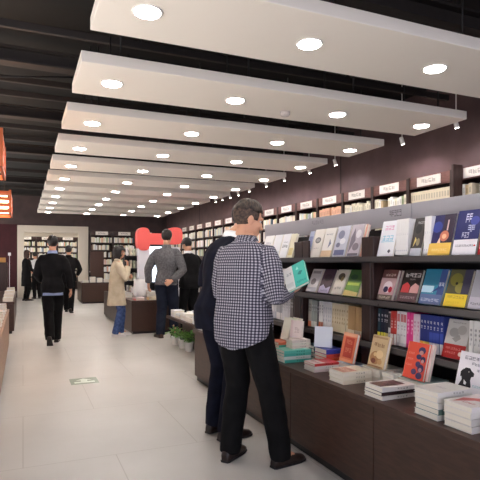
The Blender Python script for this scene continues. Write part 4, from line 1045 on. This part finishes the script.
    def shoes(s, mat, sole=None):
        for sd in (-1, 1):
            an = s.lg[sd][2]; f = s.fdir(sd); side = Vector((f.y, -f.x, 0)).normalized(); up = side.cross(f)
            heel = an - up * .082 - f * .06
            def rg(t, w, h, z0=0.0):
                c = heel + f * t; o = []
                for j in range(16):
                    a = 2 * PI * j / 16; x = w * math.cos(a); z = h * (.5 + .5 * math.sin(a))
                    if math.sin(a) < -.3: z = 0
                    o.append(c + side * x + up * (z + z0 + .002))
                return o
            mb = MB(); mb.loft([rg(-.012, .02, .05), rg(0, .032, .075), rg(.05, .036, .095), rg(.10, .036, .085), rg(.15, .042, .065), rg(.20, .043, .05), rg(.24, .033, .04), rg(.262, .015, .024)], mat)
            mb.loft([[p - up * 0 for p in rg(t, w + .003, .014, -.002)] for t, w in ((-.015, .022), (0, .034), (.06, .037), (.15, .044), (.20, .045), (.245, .034), (.266, .014))], sole or SOLE)
            mb.build('shoe', s.root)
    def hair(s, mat, kind='short', name='hair'):
        def grid(rad, keep, c=(0, -.012, .03), nu=40, nv=28, nz=.004, seed=1):
            mb = MB(); P = {}
            for a in range(nv + 1):
                t = PI * min(max(a / nv, .01), .99)
                for j in range(nu):
                    p = 2 * PI * j / nu; d = Vector((math.sin(t) * math.cos(p), math.sin(t) * math.sin(p), math.cos(t)))
                    q = Vector((c[0] + d.x * rad(d)[0], c[1] + d.y * rad(d)[1], c[2] + d.z * rad(d)[2]))
                    q += d * nz * noise.noise(Vector((q.x * 60, q.y * 60, q.z * 22 + seed)))
                    P[a, j] = q
            ins = {}
            for a in range(nv):
                for j in range(nu):
                    j2 = (j + 1) % nu; qs = [P[a, j], P[a + 1, j], P[a + 1, j2], P[a, j2]]
                    if all(keep(q) for q in qs):
                        mb.poly([s.hp(q) for q in qs], mat, True)
            return mb
        if kind == 'short':
            def rad(d):
                g = .015 + .012 * max(0, d.z) + .008 * max(0, d.y) * max(0, d.z)
                return (.073 + g * .75, .092 + g, .086 + g * .7)
            keep = lambda q: q.z > (.052 if q.y > .045 else (.0 if q.y > .005 else (-.015 if q.y > -.02 and abs(q.x) > .06 else -.078))) + .014 * noise.noise(q * 55)
            mb = grid(rad, keep, seed=s.k * 9)
        elif kind == 'crop':
            def rad(d):
                g = .006 + .013 * max(0, d.z) ** 1.5 + .012 * max(0, d.y) * max(0, d.z)
                return (.073 + g * .5, .092 + g, .086 + g * 1.1)
            keep = lambda q: q.z > (.058 if q.y > .045 else (.03 + .02 * min(1, abs(q.x) / .07))) + .012 * noise.noise(q * 70)
            mb = grid(rad, keep, seed=s.k * 9, nz=.006)
            def rad2(d): return (.0755, .0945, .088)
            keep2 = lambda q: (q.z > (.05 if q.y > .05 else (.0 if q.y > .0 else (-.01 if q.y > -.02 and abs(q.x) > .06 else -.055)))) and q.z < .075
            m2 = mb; fade = grid(rad2, keep2, nz=.001)
            fm = fade.mesh('hair_fade'); fm.materials.clear(); fm.materials.append(FADE); bm = bmesh.new(); bm.from_mesh(fm); bmesh.ops.remove_doubles(bm, verts=bm.verts[:], dist=.0004); bm.to_mesh(fm); bm.free()
            fo = link('hair_fade', fm, s.root); q = fo.modifiers.new('thickness', 'SOLIDIFY'); q.thickness = .008; q.offset = -1; fo['label'] = 'closely clipped hair at the back and sides'
        elif kind == 'bob':
            def rad(d):
                return (.108, .124, .11 if d.z > 0 else .21)
            keep = lambda q: (q.z > .035 if q.y > .06 else q.z > -.165 + .01 * noise.noise(q * 50)) and not (q.y > .028 and abs(q.x) < .072 and q.z < .04)
            mb = grid(rad, keep, nz=.006)
        else:
            def rad(d):
                return (.092 if d.z > 0 else .1, .106, .102 if d.z > 0 else .36)
            keep = lambda q: (q.z > .035 if q.y > .05 else q.z > -.30) and not (q.y > .01 and abs(q.x) < .078 and q.z < .035)
            mb = grid(rad, keep, nz=.01, nv=40)
        me = mb.mesh(name)
        bm = bmesh.new(); bm.from_mesh(me); bmesh.ops.remove_doubles(bm, verts=bm.verts[:], dist=.0004)
        bm.to_mesh(me); bm.free()
        o = link(name, me, s.root); sd = o.modifiers.new('thickness', 'SOLIDIFY'); sd.thickness = .016; sd.offset = -1
        return o
# ================================================================== WHO IS THERE
def at(px, d): p = atd(px, HY, d); return (p.x, p.y, 0)
BLK = cloth('black_wool', (15, 14, 15), (25, 23, 25)); NAVYC = cloth('navy_suit_cloth', (13, 14, 26), (20, 22, 38)); BLKT = cloth('black_trouser_cloth', (11, 10, 11), (19, 18, 19))
GREYC = cloth('grey_tweed', (84, 82, 84), (108, 106, 108), 40); BEIGE = cloth('beige_coat_cloth', (202, 186, 158), (216, 201, 176)); JEAN = cloth('blue_denim', (52, 70, 112), (78, 98, 142), 20)
DNAVY = cloth('dark_blue_trouser_cloth', (24, 27, 39), (34, 38, 52)); BLUES = cloth('pale_blue_shirt', (150, 164, 206), (166, 180, 218)); WHITES = cloth('white_shirt', (222, 220, 222), (236, 234, 236))
LEATH = M((44, 32, 28), .3); WSHOE = M((232, 228, 226), .5)
# 1 the reader in the checked shirt
p = Person('man in a black and white checked shirt holding a teal book, seen from behind', at(244, 3.36), 58, 1.775, lean=4, hyaw=34, hpitch=14, voxel=.007, headscale=1.05, hz=-.02,
    arms={1: dict(e=(.25, -.015, 1.105), w=(.222, .225, 1.135), hd=(.05, 1, .12), pn=(-.5, .1, .85), curl=42), -1: dict(e=(-.235, .05, 1.12), w=(-.09, .25, 1.08), curl=40)},
    feet={1: dict(a=(.21, .12, .085), yaw=20), -1: dict(a=(-.13, .02, .085), yaw=-6)}, hoff=(-.015, .0))
p.body()
SHIRT = gingham()
p.top('shirt', [SHIRT], .80, .026, (.076, .066, .055, .041), hemr=(.192, .14), hemfn=lambda a: .055 * abs(math.cos(a)) ** 1.5 - .03 * abs(math.sin(a)), wr=.007, collar=None, uvs=True, belly=(.178, .132), cuff=.90, fat=1.03)
cb = MB(); n = 28
rings = [[p.T((rd * math.cos(x), rd * .95 * math.sin(x) - .004, 1.462 + z - .02 * max(0, math.sin(x)))) for x in (2 * PI * j / n for j in range(n))] for rd, z in ((.066, 0), (.062, .036), (.068, .042), (.086, .004), (.08, -.01))]
cb.loft(rings + [rings[0]], SHIRT, True, False); cm = cb.mesh('collar'); uvl = cm.uv_layers.new(name='UVMap')
for pl in cm.polygons:
    for li in pl.loop_indices:
        v = cm.vertices[cm.loops[li].vertex_index].co; uvl.data[li].uv = (v.x, v.z * 1.2 + v.y)
link('collar', cm, p.root)
p.trousers(BLKT, (.105, .083, .075, .068), wr=.007)
p.shoes(LEATH); p.hair(HAIRG, 'crop')
READER = p
# his book
cen = atd(295.3, 275.6, 3.30)
Rv, Fv, Uv = Vector((CS, -SN, 0)), Vector((SN, CS, 0)), Vector((0, 0, 1))
wv = (Rv * .815 + Uv * .45 - Fv * .37).normalized(); hv = Rv * -.19 + Uv * .63 + Fv * .75; hv = (hv - wv * hv.dot(wv)).normalized(); yv = hv.cross(wv)
bw_, bh_ = .158, .195
mt = Matrix((( wv.x, yv.x, hv.x), (wv.y, yv.y, hv.y), (wv.z, yv.z, hv.z)))
org = cen - wv * bw_ / 2 - hv * bh_ / 2
book('teal and white book held by the man in the checked shirt', org, mt.to_euler(), bw_, bh_, .02, (72, 190, 172), None,
     front=[('r', 0, 0, .42, 1, (232, 232, 228)), ('r', .05, .1, .36, .3, (214, 216, 212)), ('t', .1, .62, .36, .1, (150, 160, 160), 2), ('p', [(.6, .5), (.72, .62), (.86, .58), (.74, .44)], (36, 130, 124)), ('p', [(.56, .72), (.66, .86), (.7, .7)], (150, 226, 212)), ('t', .5, .12, .94, .1, (40, 140, 130), 5)])
# 2 the man in the navy suit beside him
p = Person('man in a navy suit and white collar standing behind the checked shirt man', at(219, 3.92), 74, 1.85, lean=14, hyaw=4, hpitch=22, voxel=.008,
    arms={1: dict(e=(.25, .10, 1.14), w=(.14, .33, 1.12), curl=40), -1: dict(e=(-.26, .06, 1.13), w=(-.13, .28, 1.10), curl=40)}, feet={1: dict(a=(.10, .0, .085)), -1: dict(a=(-.10, .03, .085))}, hoff=(.01, .045))
p.body(); p.top('suit_jacket', [NAVYC], .79, .03, (.082, .072, .064, .058), hemr=(.20, .145), wr=.006, collar=WHITES)
p.trousers(NAVYC, (.104, .082, .074, .07)); p.shoes(LEATH); p.hair(HAIR, 'short')
# 3 walking away in the aisle
p = Person('man in a black suit walking away down the aisle, blue shirt hem showing', at(52.5, 8.35), 4, 1.78, lean=2, slim=.9, voxel=.01,
    arms={1: dict(e=(.245, -.06, 1.13), w=(.28, .03, .88)), -1: dict(e=(-.235, .02, 1.13), w=(-.18, .22, 1.02))},
    feet={-1: dict(a=(-.035, -.26, .14), pitch=42, yaw=4), 1: dict(a=(.06, .16, .085), yaw=6)})
p.body(); p.top('suit_jacket', [BLK], .83, .032, (.08, .07, .062, .056), hemr=(.2, .14), wr=.007, collar=BLUES)
mb = MB(); mb.loft([ring((0, -.005, .79), .166, .126, 28), ring((0, -.005, .83), .166, .126, 28), ring((0, -.005, .95), .16, .12, 28)], BLUES); mb.build('shirt_tail', p.root)
p.trousers(BLKT, (.098, .082, .075, .071)); p.shoes(LEATH); p.hair(HAIR, 'short')
# 4 beyond him
p = Person('man in black walking ahead of the black suited man near the doorway', at(68.5, 13.5), 12, 1.78, voxel=.012, arms={1: dict(e=(.29, .02, 1.12), w=(.2, .18, .98))}, feet={-1: dict(a=(-.08, .2, .085)), 1: dict(a=(.09, -.2, .11), pitch=25)})
p.body(); p.top('jacket', [BLK], .82, .035, hemr=(.2, .14), wr=.006, collar=BLK); p.trousers(BLKT); p.shoes(LEATH); p.hair(HAIR, 'short')
# 5, 6 in the doorway
p = Person('woman with long brown hair in black standing at the cream doorway', at(26.5, 17.6), 60, 1.76, voxel=.012, slim=.88, arms={1: dict(e=(.22, .03, 1.12), w=(.16, .18, 1.0)), -1: dict(e=(-.22, .02, 1.12), w=(-.14, .2, 1.02))})
p.body(); p.top('dress', [BLK], .50, .02, (.064, .056, .05, .044), hemr=(.20, .15), wr=.006); p.trousers(BLKT, (.085, .066, .056, .05)); p.shoes(LEATH); p.hair(HAIRB, 'long')
p = Person('person in a white shirt and black trousers bending at the doorway, partly hidden', at(37, 18.6), -20, 1.74, lean=16, hpitch=20, voxel=.012, slim=.92, arms={1: dict(e=(.24, .12, 1.15), w=(.16, .33, 1.05)), -1: dict(e=(-.26, .08, 1.14), w=(-.2, .3, 1.02))})
p.body(); p.top('shirt', [WHITES], .90, .02, (.066, .058, .05, .044), hemr=(.175, .128), wr=.006); p.trousers(BLKT); p.shoes(LEATH); p.hair(HAIR, 'short')
mb = MB(); mb.tube([p.T((.15, -.13, 1.40)), p.T((.02, -.145, 1.2)), p.T((-.14, -.135, 1.0)), p.T((-.17, .0, .96))], .018, BLK, 8); mb.build('bag_strap', p.root)
# 7 the woman in the coat
p = Person('woman with a black bob in a beige coat and jeans, hand at her mouth', at(117, 9.22), 100, 1.635, lean=2, hyaw=4, hpitch=6, voxel=.009, slim=.9,
    arms={1: dict(e=(.215, .17, 1.13), w=(.085, .20, 1.37), hd=(-.25, .02, 1), pn=(-.3, -1, 0), curl=45), -1: dict(e=(-.22, .12, 1.12), w=(-.02, .24, 1.16), curl=40)}, feet={1: dict(a=(.085, -.03, .085)), -1: dict(a=(-.085, .07, .085))})
p.body()
p.top('coat', [BEIGE], .60, .034, (.078, .07, .064, .062), hemr=(.245, .185), wr=.01, collar=BEIGE, belly=(.165, .135))
mb = MB(); rg = [p.T(q) for q in ring((0, -.008, 1.06), .19 * .9, .152, 28)]; rg2 = [q + Vector((0, 0, .045)) for q in rg]; ri = [Vector((q.x * .93, q.y * .93, q.z)) for q in rg]; ri2 = [q + Vector((0, 0, .045)) for q in ri]
mb.loft([rg, rg2, ri2, ri, rg], BEIGE, False, False); mb.build('belt', p.root)
for sd in (-1, 1):
    mb = MB(); mb.box((sd * .165 - .012, -.07, .86), (sd * .165 + .03 * sd, .07, .90), BEIGE, .006); mb.build('pocket_flap', p.root)
p.trousers(JEAN, (.09, .066, .064, .07)); p.shoes(WSHOE, WSHOE); p.hair(HAIR, 'bob')
# 8 grey blazer
p = Person('tall man in a grey blazer with one hand behind his back', at(166.5, 9.0), 30, 1.92, slim=.93, hyaw=-2, hpitch=4, voxel=.009,
    arms={1: dict(e=(.30, -.10, 1.10), w=(.13, -.185, .93), hd=(-.8, -.15, -.5), pn=(0, 1, 0.1), curl=50), -1: dict(e=(-.305, .0, 1.12), w=(-.325, .08, .88))}, feet={-1: dict(a=(-.10, -.02, .085), yaw=-40), 1: dict(a=(.10, .10, .085), yaw=12)})
p.body(); p.top('blazer', [GREYC], .86, .032, (.082, .073, .064, .057), hemr=(.198, .14), wr=.006, collar=GREYC); p.trousers(DNAVY, (.104, .085, .077, .073)); p.shoes(M((70, 46, 36), .35)); p.hair(HAIR, 'short')
# 9 black jacket
p = Person('man in a black jacket with bowed head beside the grey blazer man', at(189.5, 9.45), -12, 1.80, lean=6, hyaw=-10, hpitch=26, voxel=.01,
    arms={1: dict(e=(.27, .04, 1.12), w=(.2, .16, .92)), -1: dict(e=(-.26, .1, 1.12), w=(-.1, .28, 1.06), curl=40)}, feet={1: dict(a=(.1, -.02, .085)), -1: dict(a=(-.1, .02, .085))})
p.body(); p.top('jacket', [BLK], .84, .034, hemr=(.198, .142), wr=.006, collar=WHITES); p.trousers(BLKT); p.shoes(LEATH); p.hair(HAIR, 'short')
mb = MB(); a, e, w = p.ar[1]; mb.tube([e.lerp(w, .86), e.lerp(w, .99)], [.047, .046], WHITES, 14); mb.build('cuff', p.root)
tag(STUFF.build('books'), 'rows and piles of pale books on the far shelves and far tables', 'books', None, 'stuff')
